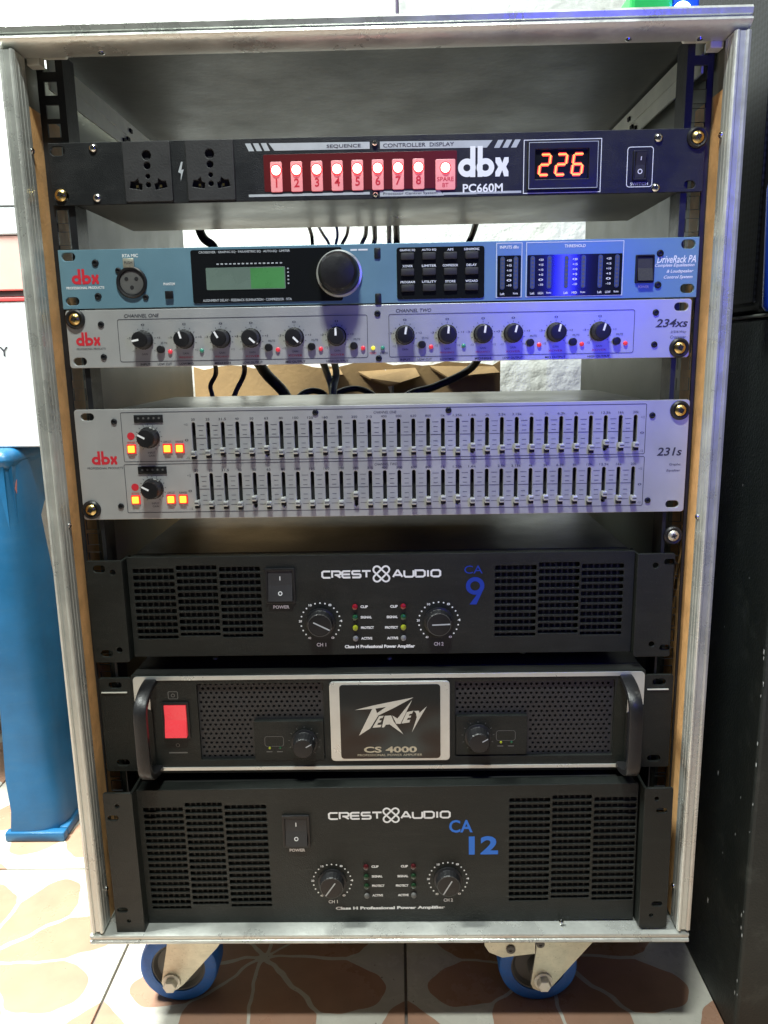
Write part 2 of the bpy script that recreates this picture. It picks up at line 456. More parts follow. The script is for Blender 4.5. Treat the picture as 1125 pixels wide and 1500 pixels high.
# ------------------------------------------------------------------ rack case
rack = thing('rack_case', (0, 185, 80), 'plywood rack case with aluminium edging, on blue casters, holding all the amplifiers', 'rack case')
XI, XO_, YF, YB = 246.6, 258.0, -30.0, 400.0
for sg in (-1, 1):
    m = MB(); m.box(min(sg*248.6, sg*256), max(sg*248.6, sg*256), -12, YB, 96, 800)
    part('side_panel', m, 'side_wall', rack, 0)
    prof = [(258,22),(258,-26.5),(257,-29.6),(255.2,-30.2),(253.9,-29.6),(253.6,-28.6),(249.6,-28.6),(249.3,-30),(248.6,-30.8),(247.4,-30.8),(246.6,-29.8)]
    y = -28.6
    while y < -15:
        prof += [(246.6, y), (246.32, y+.4), (246.32, y+1.6), (246.6, y+2.0)]; y += 5.2
    prof += [(246.6,-12.5),(248.5,-12.5),(248.5,-22),(256.2,-22),(256.2,22)]
    m = MB(); m.prism([(sg*a, b) for a, b in prof], 'z', 97, 793.5)
    part('edge_profile', m, 'aluminium', rack, 22)
    m = MB(); m.box(min(sg*246.9, sg*248.5), max(sg*246.9, sg*248.5), -12.6, 40, 97, 762)
    part('wood_strip', m, 'ply', rack, 0)
    # punched rail
    holes = []
    z = 794.2; k = 0
    while z > 110:
        holes.append(rect(min(sg*231.8, sg*241.4), max(sg*231.8, sg*241.4), z-4.8, z+4.8))
        z -= (15.875, 15.875, 12.7)[k % 3]; k += 1
    m = MB(); m.plate(rect(min(sg*226.5, sg*246), max(sg*226.5, sg*246), 98, 802), holes, 4.2, 2)
    m.box(min(sg*226.5, sg*228.3), max(sg*226.5, sg*228.3), 6.3, 26, 98, 802)
    part('rack_rail', m, 'rail_black', rack, 0)
    # aluminium angle in the top corner
    m = MB(); m.box(min(sg*238.5, sg*240), max(sg*238.5, sg*240), 9, YB-12, 779, 804)
    m.box(min(sg*237.6, sg*238.4), max(sg*237.6, sg*238.4), 9, YB-12, 790.5, 791.6)
    part('corner_angle', m, 'aluminium_dull', rack, 0)
    m = MB(); m.box(min(sg*236.8, sg*238.3), max(sg*236.8, sg*238.3), 165, 190, 781, 785); m.box(min(sg*236.8, sg*238.2), max(sg*236.8, sg*238.2), 176, 183, 785.1, 789)
    m.box(min(sg*236.8, sg*238.2), max(sg*236.8, sg*238.2), 186, 192, 795, 798.5)
    part('angle_slot', m, 'dark_hole', rack, 0)
    # cast corner brace
    m = MB(); m.prism([(sg*216, 806), (sg*222, 797), (sg*247, 797), (sg*247, 806)], 'y', -4, 3.4)
    m.box(min(sg*238, sg*247.5), max(sg*238, sg*247.5), -8, 2, 790, 796.8, .8)
    part('corner_brace', m, 'aluminium_dull', rack, 30)
    m = MB(); m.lathe(sg*225, 801, [(2.6, -4.2), (2.3, -5.4), (1, -5.8)], 14)
    part('brace_screw', m, 'chrome', rack)
    for (zz, yy) in ((731, -16), (455, -17), (130, -16)):
        m = MB()
        n = 14
        for (rr, d) in ((2.3, 0), (2.2, .8), (1.3, 1.5), (.5, 1.6)):
            for q in range(n):
                a = 2*math.pi*q/n; m.v.append((sg*(246.1-d), yy + rr*math.cos(a), zz + rr*math.sin(a)))
        for j in range(3):
            for q in range(n): m.f.append((j*n+q, j*n+(q+1) % n, (j+1)*n+(q+1) % n, (j+1)*n+q))
        m.f.append(tuple(3*n+q for q in range(n)))
        part('edge_rivet', m, 'chrome', rack)
# top and bottom front profiles, with panels
prof = [(22,810),(-26,810),(-29,809),(-30.2,807.2),(-29.4,803.8),(-28.4,803.2),(-28.6,801.8),(-30.6,801.2),(-31,799.8),(-30,798.6),(-27,796.6),(-22,794.6),(-9,794.2),(-9,796.2),(-21,797),(-21,808),(22,808)]
m = MB(); m.prism(prof, 'x', -259, 257.2); part('edge_profile', m, 'aluminium', rack, 28)
m = MB(); m.box(-249, 249, -20, YB, 806.2, 807.9); part('top_panel', m, 'ceiling_lining', rack, 0)
prof = [(22,85),(-27,85),(-29.8,85.6),(-30.8,87),(-30.2,88.8),(-29.2,89.4),(-29.4,91.6),(-30.4,92.4),(-30,93.8),(-27,94.4),(-8,94.4),(-8,93.2),(-20,93),(-20,87),(22,87)]
m = MB(); m.prism(prof, 'x', -258.6, 256.4); part('edge_profile', m, 'aluminium', rack, 28)
m = MB(); m.box(-248, 248, -12, YB, 87.2, 93); part('base_panel', m, 'side_wall', rack, 0)
for (x, z, y) in ((178, 794.6, -16), (-190, 794.6, -16), (228, 794.4, -14)):
    m = MB()
    for (rr, d) in ((2.4, 0), (2.2, 1.0), (1.2, 1.6)):
        for q in range(12):
            a = 2*math.pi*q/12; m.v.append((x + rr*math.cos(a), y + rr*math.sin(a), z-d))
    for j in range(2):
        for q in range(12): m.f.append((j*12+q, j*12+(q+1) % 12, (j+1)*12+(q+1) % 12, (j+1)*12+q))
    m.f.append(tuple(24+q for q in range(12)))
    part('edge_rivet', m, 'chrome', rack)
m = MB(); m.lathe(150, 97.5, [(2.2, -19), (2, -21), (1, -21.6)], 12); part('edge_rivet', m, 'chrome', rack)

def screw_head(m, x, z, y, r, hgt):
    m.lathe(x, z, [(r, y), (r*.96, y-hgt*.45), (r*.75, y-hgt*.8), (r*.42, y-hgt), (r*.40, y-hgt*.55)], 18)
def rack_screw(x, z, parent, y=0, metal='brass', washer=True):
    o = None
    if washer:
        m = MB(); m.lathe(x, z, [(7.6, y), (7.4, y-1.5), (6.2, y-2.6), (5.0, y-2.2), (4.4, y-1.2)], 24)
        o = part('cup_washer', m, 'black_plastic', parent)
    m = MB(); screw_head(m, x, z, y-1.2 if washer else y, 4.6, 2.8)
    for a in (0, 90):
        c, s_ = math.cos(R(a+20)), math.sin(R(a+20))
    h = part('rack_screw', m, metal, parent)
    m = MB(); yy = y - (4.1 if washer else 2.9)
    m.stroke([(x-2.3, z-.8), (x+2.3, z+.8)], .9, yy); m.stroke([(x-.8, z+2.3), (x+.8, z-2.3)], .9, yy)
    part('cross_recess', m, 'dark_hole', h, 0)
    return h
rack_screw(235.2, 435.4, rack, 3.8, 'zinc')

# casters: fork, wheel, hub, axle bolt
def caster(cx, px, brake):
    m = MB()
    y0, y1 = 18, 50; zc = FZ + 37; ax = cx
    m.box(px-42, px+42, -6, 72, 81.5, 84.9, .8)
    if not brake: out = [(-200, 80), (-204.5, 52), (-211.5, 17), (-209, 12), (-204, 9.5), (-197, 10.5), (-191, 15.5), (-158, 54), (-140, 80)]
    else: out = [(131, 80), (133.2, 52), (128.8, 15), (131, 10), (136, 7.5), (144, 8), (148.5, 12.5), (182, 56.5), (200, 80)]
    for (ya, yb) in ((2, 4.8), (62, 64.8)): m.prism(out, 'y', ya, yb)
    m.box(min(p[0] for p in out), max(p[0] for p in out), 4.9, 61.9, 78, 81.3)
    if brake:
        m.prism([(84, 80), (86, 58), (90, 51), (102, 45.5), (112, 47), (131.5, 49.5), (131, 80)], 'y', -1, 1.9)
        m.prism([(60, 74), (62, 70), (88, 66), (88, 74)], 'y', -4, 44)
    fk = part('caster', m, 'zinc', rack, 30)
    m = MB(); m.lathe(cx, zc, [(25.5, y0+1), (33.5, y0), (36, y0+1.6), (37, y0+6), (37, y1-6), (36, y1-1.6), (33.5, y1), (25.5, y1-1), (25.5, y0+1)], 56, caps=False)
    part('tyre', m, 'tyre_blue', fk, 40)
    m = MB(); m.lathe(cx, zc, [(8, y0-8), (9.5, y0-7.5), (10, y0+5), (21, y0+6), (24, y0+2.4), (25.4, y0+2.2), (25.4, y0+9)], 40)
    part('wheel_hub', m, 'hub_grey', fk, 40)
    bx = (-202, 140)[brake]
    m = MB(); m.lathe(bx, 18.5, [(8.5, 1.9), (8.4, .4), (6.5, 0)], 24); m.lathe(bx, 18.5, [(6.3, 0), (6.3, -5), (5.4, -6)], 6)
    part('axle_bolt', m, 'aluminium_dull', fk, 30)
    if brake:
        for (bx, bz, br) in ((109.4, 54.5, 4.2), (136, 60, 3.8)):
            m = MB(); m.lathe(bx, bz, [(br, 2), (br, -2.2), (br*.75, -2.8), (br*.4, -2.8), (br*.35, -2)], 18)
            part('brake_rivet', m, 'hub_grey', fk, 30)
caster(-200.5, -170, False)
caster(138.5, 172, True)

# ------------------------------------------------------------------ shared drawing pieces
def dbx_logo(m, x0, x1, z0, z1, y):
    k = (x1-x0)/352.0; kz = (z1-z0)/223.0
    def X(a): return x0 + (a-60)*k
    def Z(b): return z0 + (318-b)*kz
    def bowl(cx, r0, r1):
        n = 40; yy = y - m.lift(); vs = []
        for i in range(n+1):
            a = 2*math.pi*i/n
            vs += [(X(cx + r0*math.cos(a)), yy, Z(250 - r0*math.sin(a))), (X(cx + r1*math.cos(a)), yy, Z(250 - r1*math.sin(a)*1.08))]
        m.add(vs, [(2*i, 2*i+1, 2*i+3, 2*i+2) for i in range(n)])
    bowl(120, 25, 62); bowl(250, 25, 62)
    m.rect(X(143), X(179), Z(318), Z(95), y); m.rect(X(195), X(230), Z(318), Z(95), y)
    m.flat([(X(a), Z(b)) for a, b in ((320,180),(352,180),(368,222),(382,180),(412,180),(412,214),(395,248),(412,284),(412,318),(382,318),(368,272),(350,318),(320,318),(320,284),(340,248),(320,214))], y)

CRESTG = {
 'C': [[(1,1),(.2,1),(.02,.82),(.02,.18),(.2,0),(1,0)]],
 'R': [[(0,0),(0,1),(.85,1),(1,.85),(1,.55),(.85,.42),(.3,.42)], [(.5,.42),(1,0)]],
 'E': [[(1,1),(.18,1),(.02,.85),(.02,.15),(.18,0),(1,0)], [(.1,.5),(.95,.5)]],
 'S': [[(1,1),(.12,1),(.02,.9),(.02,.6),(.12,.5),(.9,.5),(1,.4),(1,.1),(.9,0),(0,0)]],
 'T': [[(-.02,1),(1.02,1)], [(.5,1),(.5,0)]],
 'A': [[(0,0),(.44,1),(.56,1),(1,0)], [(.2,.3),(.8,.3)]],
 'U': [[(0,1),(0,.18),(.15,0),(.85,0),(1,.18),(1,1)]],
 'D': [[(0,0),(0,1),(.8,1),(1,.8),(1,.2),(.8,0),(0,0)]],
 'I': [[(.5,0),(.5,1)]],
 'O': [[(.2,0),(.02,.2),(.02,.8),(.2,1),(.8,1),(.98,.8),(.98,.2),(.8,0),(.2,0)]],
}
def wide_word(m, s, x0, x1, z0, z1, y, wd):
    ws = [(.25 if c == 'I' else 1.0) for c in s]; gap = .22
    tot = sum(ws) + gap*(len(s)-1); k = (x1-x0)/tot; x = x0
    for c, w_ in zip(s, ws):
        for st in CRESTG[c]:
            m.stroke([(x + p[0]*w_*k, z0 + wd/2 + p[1]*(z1-z0-wd)) for p in st], wd, y)
        x += (w_+gap)*k
def knot(m, cx, cz, r, wd, y):
    for a in (45, 135):
        pts = []
        L, w_ = r*.72, r*.40
        for i in range(25):
            q = -90 + 180*i/24; pts.append((L + w_*math.cos(R(q)), w_*math.sin(R(q))))
        for i in range(25):
            q = 90 + 180*i/24; pts.append((-L + w_*math.cos(R(q)), w_*math.sin(R(q))))
        c, s_ = math.cos(R(a)), math.sin(R(a))
        m.stroke([(cx + p[0]*c - p[1]*s_, cz + p[0]*s_ + p[1]*c) for p in pts], wd, y, True)

def knob(x, z, r, hgt, ang, parent, y=0, m_='black_plastic', skirt=1.12, ptr='white_print', plen=.85, dome=False, pw=1.5):
    m = MB()
    m.lathe(x, z, [(r*skirt, y-.1), (r*skirt, y-1.6), (r*1.02, y-2.2), (r, y-2.4), (r*.93, y-hgt+1), (r*.86, y-hgt), (r*.6, y-hgt-.15), (r*.1, y-hgt-.2)], 44, (22, .012))
    o = part('knob', m, m_, parent, 30)
    if ptr:
        a = R(90-ang); dx, dz = math.cos(a), math.sin(a)
        m = MB(); m.stroke([(x + dx*r*(.9-plen), z + dz*r*(.9-plen)), (x + dx*r*.86, z + dz*r*.86)], pw, y-hgt-.22)
        nx, nz = -dz*pw/2, dx*pw/2
        q = r*.955; p0 = (x+dx*r*.88, y-hgt-.1, z+dz*r*.88); p1 = (x+dx*r*1.01, y-2.6, z+dz*r*1.01)
        m.add([(p0[0]+nx, p0[1], p0[2]+nz), (p0[0]-nx, p0[1], p0[2]-nz), (p1[0]-nx, p1[1], p1[2]-nz), (p1[0]+nx, p1[1], p1[2]+nz)], [(0,1,2,3)])
        part('pointer', m, ptr, o, 0)
    return o
def led(x, z, r, parent, m_, y=0, hgt=2.0, name='led'):
    m = MB(); m.lathe(x, z, [(r, y+.2), (r, y-hgt*.4), (r*.87, y-hgt*.75), (r*.5, y-hgt*.97), (r*.1, y-hgt)], 16)
    return part(name, m, m_, parent)
def hole_cap(x, z, r, parent, y=0):
    m = MB(); m.lathe(x, z, [(r, y), (r*.9, y-.9), (r*.55, y-1.2), (r*.45, y-.5)], 16)
    return part('hex_screw', m, 'rail_black', parent)
def chrome_screw(x, z, parent, r=3.2, y=0):
    m = MB(); screw_head(m, x, z, y, r, 2.2)
    o = part('panel_screw', m, 'chrome', parent)
    m = MB(); m.stroke([(x-1.5, z), (x+1.5, z)], .6, y-2.25); m.stroke([(x, z-1.5), (x, z+1.5)], .6, y-2.25)
    part('cross_recess', m, 'dark_hole', o, 0)
def rocker(x0, x1, z0, z1, parent, y, m_body='black_plastic', m_key='soft_black', on=True, marks=True, bez=2.2, name='power_switch'):
    m = MB()
    m.plate(rrect(x0, x1, z0, z1, 1.0), [rect(x0+bez, x1-bez, z0+bez, z1-bez)], y-1.8, 4.4, .4)
    o = part(name, m, m_body, parent, 30)
    a, b, c, d = x0+bez+.3, x1-bez-.3, z0+bez+.3, z1-bez-.3
    zm = c + (d-c)*.52
    yt, yb = (y-.6, y-4.2) if on else (y-4.2, y-.6)
    m = MB(); m.prism([(y+2.2, c), (yb, c), (y-1.6, zm), (yt, d), (y+2.2, d)], 'x', a, b)
    part('switch_key', m, m_key, o, 0)
    if marks:
        m = MB(); w_ = b-a; xc = (a+b)/2
        # marks lie on the two slanted faces of the key
        def on_face(z):
            return (yb + (y-1.6-yb)*(z-c)/(zm-c) if z < zm else y-1.6 + (yt-y+1.6)*(z-zm)/(d-zm)) - .12
        zi = zm + (d-zm)*.5; zo = c + (zm-c)*.5; hh = (d-c)*.07
        m.add([(xc-.35, on_face(zi-hh), zi-hh), (xc+.35, on_face(zi-hh), zi-hh), (xc+.35, on_face(zi+hh), zi+hh), (xc-.35, on_face(zi+hh), zi+hh)], [(0,1,2,3)])
        n = 20; vs = []
        for i in range(n+1):
            q = 2*math.pi*i/n
            for rr in (1.15, 1.75):
                zz = zo + rr*math.sin(q); vs.append((xc + rr*math.cos(q), on_face(zz), zz))
        m.add(vs, [(2*i, 2*i+1, 2*i+3, 2*i+2) for i in range(n)])
        part('switch_marks', m, 'white_print', o, 0)
    return o
def seven_seg(m, digit, x0, x1, z0, z1, y, wd, sh=.12):
    segs = {'2': 'abged', '6': 'afgedc'}[digit]
    zm = (z0+z1)/2; g = wd*.35
    def P(x, z): return (x + (z-z0)*sh, z)
    L = {'a': [(x0+g,z1),(x1-g,z1)], 'b': [(x1,z1-g),(x1,zm+g)], 'c': [(x1,zm-g),(x1,z0+g)], 'd': [(x0+g,z0),(x1-g,z0)],
         'e': [(x0,z0+g),(x0,zm-g)], 'f': [(x0,zm+g),(x0,z1-g)], 'g': [(x0+g,zm),(x1-g,zm)]}
    for s_ in segs: m.stroke([P(*p) for p in L[s_]], wd, y)

# ================================================================== power sequencer (top unit)
u = thing('power_sequencer', (0, 65, 696), 'black power sequencer with eight lit red lamps and red 226 display', 'rack unit')
Z0, Z1 = 696.4, 740
m = MB(); m.plate(rect(-241.3, 241.3, Z0, Z1), [slot(-234.4, 734.5, 11, 6.5), slot(-234.4, 703, 11, 6.5), slot(235, 733.4, 11, 6.5), slot(231.6, 701.4, 8, 5.5)], 0, 2.6, .3)
face = part('face_panel', m, 'black_paint', u, 30)
m = MB(); m.box(-226, 226, 2.8, 136, 697.4, 739, .6); part('chassis', m, 'chassis_steel', u, 30)
rack_screw(-234.4, 703.6, u, 0, 'brass', False)
rack_screw(235, 733.4, u, 0, 'brass', True)
for (x, z) in ((-207.5, 736), (-207.5, 701.2), (207, 733.8), (206.6, 699.6)): chrome_screw(x, z, u)
for (x, z) in ((.4, 734.7), (.2, 699)): chrome_screw(x, z, u, 2.2)
for xc in (-167.6, -121):
    m = MB(); m.plate(rrect(xc-17.6, xc+17.6, 697.2, 739.2, 1.2),
        [circ(xc, 729.5, 3.4, 14), circ(xc, 722.3, 2.5, 12), circ(xc, 715, 1.7, 10), circ(xc, 709, 1.9, 10),
         [(xc-14, 707), (xc-5, 705.5), (xc-4.5, 709.5), (xc-7, 710.5), (xc-7.5, 713.5), (xc-10, 711.5), (xc-13, 711.5)],
         [(xc+14, 707), (xc+5, 705.5), (xc+4.5, 709.5), (xc+7, 710.5), (xc+7.5, 713.5), (xc+10, 711.5), (xc+13, 711.5)]], -3.2, 3.0, .4)
    so = part('mains_socket', m, 'soft_black', u, 30)
    m = MB(); m.box(xc-15, xc+15, -.45, -.15, 700, 736); part('socket_well', m, 'dark_hole', so, 0)
    m = MB(); m.box(xc-9.6, xc-8, -1.6, -.6, 707.5, 709.2); m.box(xc+8, xc+9.6, -1.6, -.6, 707.5, 709.2)
    part('socket_contact', m, 'brass', so, 0)
m = MB()
m.flat([(-145.6, 718), (-143, 725), (-141.8, 725), (-143.2, 719.4), (-141.4, 719.8), (-144.2, 711.5), (-143.6, 716.8)], -.2)
# white stripes top and bottom of the display strip
yP = -.15
for i in range(3): m.flat([(-95+i*5.8, 736.6), (-91+i*5.8, 736.6), (-88.4+i*5.8, 731.2), (-92.4+i*5.8, 731.2)], yP)
for i in range(3): m.flat([(87.6+i*6.2, 729.6), (91.6+i*6.2, 729.6), (94.6+i*6.2, 735), (90.6+i*6.2, 735)], yP)
m.rect(-94, -4, 699.4, 701.2, yP); m.rect(75, 108, 698.2, 699.8, yP)
m.flat([(3.5, 701.6), (48, 701.2), (51, 697.6), (3.5, 697.8)], yP); m.rect(50, 75, 698, 699.6, yP)
part('stripe_print', m, 'grey_print', face, 0)
m = MB(); m.flat([(-77.6, 736.4), (-3.4, 735.8), (-3.4, 731), (-73.6, 731.2)], yP); m.flat([(4.2, 735.8), (86.5, 735), (82.4, 730), (4.2, 730.8)], yP)
part('title_band', m, 'grey_print', face, 0)
m = MB(); m.txt("SEQUENCE", -22.5, 733.2, 2.7, yP-.15, 25, bold=.01); m.txt("CONTROLLER  DISPLAY", 32.5, 733, 2.7, yP-.15, 52, bold=.01); m.txt("Processor Control System", 26, 699.5, 2.2, yP-.15, 40)
part('title_lettering', m, 'dark_print', face, 0)
m = MB(); dbx_logo(m, 61.6, 98.4, 709.9, 731.2, yP-.1); m.txt("PC660M", 79.6, 702.2, 6.2, yP, 29.5, bold=.02); m.txt("SWITCH", 194.4, 702.6, 2.0, yP, 13)
m.frame(185.2, 203.8, 700.6, 728, .45, yP, 2)
m.frame(109.6, 166, 697.8, 734.4, .5, yP)
part('lettering', m, 'white_print', face, 0)
m = MB(); m.plate(rrect(-82, 60.5, 702.8, 728.6, 1), [], -.25, .25, .05); part('glow_plate', m, 'painted_glow', u, 30)  # added red plate, paints the bloom around the lit buttons
xs = [-72.8 + i*15.0 for i in range(8)]
bodies = [(x, 8.6, 702.3, 723.4, str(i+1)) for i, x in enumerate(xs)] + [(52, 14.6, 701.4, 722.6, None)]
for (x, wd, za, zb, ch) in bodies:
    m = MB(); m.plate(rrect(x-wd/2, x+wd/2, za, zb, 1), [], -1.2, 1.2, .3)
    b = part('lamp_button', m, 'button_lit_body', u, 30)
    m = MB()
    if ch: m.txt(ch, x, za+6.2, 6, -1.35, bold=.015)
    else: m.txt("SPARE", x, za+7.4, 3, -1.35, 12.2); m.txt("BT", x, za+3.2, 2.8, -1.35)
    part('number_print', m, 'red_print', b, 0)
    m = MB(); m.ring(x, zb-6.0, 3.2, 4.25, -1.3); part('halo_ring', m, 'lamp_halo', b, 0)  # red halo around the lamp, drawn as a glowing ring
    led(x, zb-6.0, 3.3, b, 'led_core', -1.2, 2.4, 'lamp')
# display
m = MB(); m.plate(rect(112.4, 163.4, 699.8, 732.4), [rect(117.6, 156.4, 706.8, 727.2)], -3.2, 3.2, .5)
mt = part('voltmeter', m, 'black_plastic', u, 30)
m = MB(); m.frame(112.9, 162.9, 700.3, 731.9, .4, -3.3); part('meter_outline', m, 'grey_print', mt, 0)
m = MB(); m.box(117.7, 156.3, -1.2, -.3, 706.9, 727.1); part('meter_window', m, 'window_black', mt, 0)
for i, c in enumerate('226'):
    m = MB(); seven_seg(m, c, 120.4+i*12.0, 127.4+i*12.0, 710, 724, -1.35, 2.5)
    dg = part('digit', m, 'digit_red', mt, 0)
    m = MB(); seven_seg(m, c, 120.4+i*12.0, 127.4+i*12.0, 710, 724, -1.5, 1.15); part('digit_core', m, 'digit_core', dg, 0)
rocker(189.2, 199.6, 704.8, 725.4, u, -.2, bez=1.4, on=False)

# ================================================================== loudspeaker processor (blue panel)
u = thing('speaker_processor', (0, 100, 621), 'blue loudspeaker processor with green screen and large black dial', 'rack unit')
Z0, Z1 = 621.2, 664.6
m = MB(); m.plate(rect(-241.3, 241.3, Z0, Z1), [slot(-233.6, 659.6, 10.5, 6), slot(-233.6, 627, 10.5, 6), slot(233.2, 659.6, 10.5, 6.5), slot(234.2, 627.6, 10.5, 6.5), rect(194.6, 208.2, 632.4, 652.4)], 0, 3, .3)
face = part('face_panel', m, 'blue_panel', u, 30)
m = MB(); m.box(-218, 218, 3.2, 200, 622.4, 663.4, .8); part('chassis', m, 'chassis_black', u, 30)
for (x, z) in ((-213.4, 654.8), (-213.4, 630.4), (212.6, 653.4), (212, 630.6)): hole_cap(x, z, 2.7, u)
for (x, z) in ((.8, 658), (.8, 624.8)):
    m = MB(); m.box(x-2.4, x+2.4, -1.2, .4, z-4.4, z+3.6, .9); part('hex_screw', m, 'rail_black', u)
m = MB(); dbx_logo(m, -232.4, -211.8, 639.4, 650.6, -.15); part('logo', m, 'red_print', face, 0)
m = MB(); m.txt("PROFESSIONAL PRODUCTS", -222.6, 636.8, 1.9, -.12, 29, bold=.02)
m.txt("RTA MIC", -186.4, 659.6, 2.4, -.12, 12, bold=.02); m.txt("PHANTOM", -158.2, 638.4, 2.0, -.12, 8.6, bold=.02)
m.txt("DriveRack PA", 239.4, 649, 5.4, -.12, 29, 'R', .3, .012); m.txt("Complete Equalization", 238.6, 644.4, 3.0, -.12, 29.5, 'R', .3, .015)
m.txt("& Loudspeaker", 238, 640, 3.0, -.12, 20, 'R', .3, .015); m.txt("Control System", 237.6, 635.8, 3.0, -.12, 21.5, 'R', .3, .015)
m.txt("POWER", 201.2, 629.4, 2.0, -.12, 8.2, bold=.02); m.rect(-19.5, -14.5, 659.8, 661, -.12); m.rect(-13.6, -6.5, 659.8, 661, -.12)
part('lettering', m, 'white_print', face, 0)
# XLR
m = MB(); m.lathe(-186.6, 640, [(11.8, 0), (11.6, -1.6), (10.8, -2.2), (9.4, -1.8), (9.0, .6), (9, -.3)], 36)
x = part('microphone_socket', m, 'black_plastic', u)
m = MB(); m.lathe(-186.6, 640, [(8.9, -.2), (8.9, -.7), (7.8, -.8)], 28); part('socket_core', m, 'hub_grey', x)
m = MB()
for (a, b) in ((-3.8, 2.6), (3.8, 2.6), (0, -3.6)): m.lathe(-186.6+a, 640+b, [(1.5, -.82), (1.5, -1.0)], 12)
part('pin_hole', m, 'dark_hole', x)
m = MB(); m.box(-191.8, -183.4, -2.2, 0, 650.8, 657.6, .5); part('push_tab', m, 'zinc', x)
m = MB(); m.txt("PUSH", -187.6, 654.4, 2, -2.35, 6); part('tab_print', m, 'dark_print', x, 0)
for (a, b) in ((-196.4, 649), (-176.8, 629)): hole_cap(a, b, 2.3, u)
m = MB(); m.box(-161.4, -155.4, -2.6, 0, 627.4, 633.2, .5); part('push_button', m, 'black_plastic', u)
# screen window
m = MB(); m.plate(rrect(-140.4, -26, 623.6, 662.6, 1.8), [], -.9, .9, .2); wd_ = part('screen_window', m, 'window_black', u, 30)
m = MB(); m.plate(rrect(-129.4, -69.2, 633.2, 649.4, .8), [], -1.3, .3, .08); sc = part('screen', m, 'lcd_grey', wd_, 30)
m = MB(); m.rect(-95.5, -69.8, 633.8, 648.8, -1.36); part('reflection_patch', m, 'lcd', sc, 0)  # second screen tone, a reflection painted as a green patch
m = MB(); m.txt("CROSSOVER \u00b7 GRAPHIC EQ \u00b7 PARAMETRIC EQ \u00b7 AUTO-EQ \u00b7 LIMITER", -99.5, 660.6, 1.9, -1.05, 69, bold=.02)
m.txt("ALIGNMENT DELAY \u00b7 FEEDBACK ELIMINATION \u00b7 COMPRESSOR \u00b7 RTA", -99, 625.6, 1.9, -1.05, 68, bold=.02)
for i in range(16): m.rect(-121 + i*3.2, -119.2 + i*3.2, 651.6, 652.5, -1.05)
for i in range(5): m.rect(-67.6, -66.4, 636.6 + i*2.7, 637.6 + i*2.7, -1.05)
part('window_lettering', m, 'grey_print', wd_, 0)
# dial
m = MB(); m.lathe(-28.3, 643.4, [(17.4, -.95), (17.2, -2.2), (15.8, -2.6), (15.6, -1)], 48); part('dial_collar', m, 'silver_trim', u)
m = MB(); m.lathe(-28.3, 643.4, [(15.2, -.5), (15, -13), (14.2, -16.5), (12.2, -19), (8, -20.2), (1, -20.6)], 48); dl = part('dial', m, 'black_plastic', u)
m = MB(); m.lathe(-36.5, 651, [(3.4, -17.2), (3.0, -17.9), (1, -17.6)], 20); part('finger_dimple', m, 'hub_grey', dl)
# keypad
m = MB(); m.plate(rrect(15.2, 81.2, 623.6, 661.4, 2), [], -.8, .8, .2); kp = part('keypad', m, 'window_black', u, 30)
names = [["GRAPHIC EQ", "AUTO EQ", "AFS", "SUBHARMONIC"], ["XOVER", "LIMITER", "COMPRESSOR", "DELAY"], ["PROGRAM", "UTILITY", "STORE", "WIZARD"]]
for r_, zc in enumerate((654.8, 643.4, 631.8)):
    for c_, xc in enumerate((23.4, 39.6, 55.6, 71.6)):
        m = MB(); m.box(xc-5, xc+5, -2.6, -.8, zc-2.6, zc+2.6, .7); part('key', m, 'soft_black', kp)
        m = MB(); m.txt(names[r_][c_], xc, zc+4.4, 1.7, -.95, min(11.5, 1.55*len(names[r_][c_])), bold=.02); part('key_label', m, 'white_print', kp, 0)
# meters
def meter(x0, x1, cols, title, labels):
    m = MB(); m.plate(rrect(x0, x1, 623.2, 663.4, .8), [], -.35, .35, .1); b = part('meter_panel', m, 'blue_panel', u, 30)
    m = MB(); m.plate(rrect(x0+1.2, x1-1.2, 624, 654, .8), [], -.7, .3, .1); part('meter_window', m, 'window_black', b, 30)
    m = MB(); m.frame(x0+.5, x1-.5, 623.7, 662.9, .4, -.45); m.txt(title, (x0+x1)/2, 660, 2.2, -.5, min(x1-x0-6, 1.75*len(title)), bold=.02)
    for i in range(0, len(cols), 2):
        xc = (cols[i]+cols[i+1])/2
        for j, t in enumerate(("+20", "+15", "+10", "+5", "0", "-10")): m.txt(t, xc, 650.4-j*3.6, 1.6, -.85, 3.6, bold=.02)
        m.txt("Left", cols[i], 626.2, 1.7, -.85, 3.2, bold=.02); m.txt("Right", cols[i+1], 626.2, 1.7, -.85, 3.6, bold=.02)
        if labels: m.txt(labels[i//2], xc, 626.2, 1.7, -.85, 4, bold=.02)
    part('meter_lettering', m, 'white_print', b, 0)
    for c in cols:
        m = MB(); m.plate(slot(c, 641.2, 3.4, 24), [], -1.0, .3, .08); st = part('meter_strip', m, 'meter_led', b, 30)
        m = MB()
        for j in range(8): m.disc(c, 651.2-j*2.9, 1.1, -1.12, 10)
        part('meter_lamp', m, 'hub_grey', st, 0)
meter(89.8, 109.8, (94.8, 104.8), "INPUTS dBu", None)
meter(112.2, 185.6, (117.4, 129.9, 142.7, 155.5, 168.1, 180.6), "THRESHOLD", ("HIGH", "MID", "LOW"))
rocker(194.4, 208.4, 632.2, 652.6, u, 0, marks=False, bez=1.2)

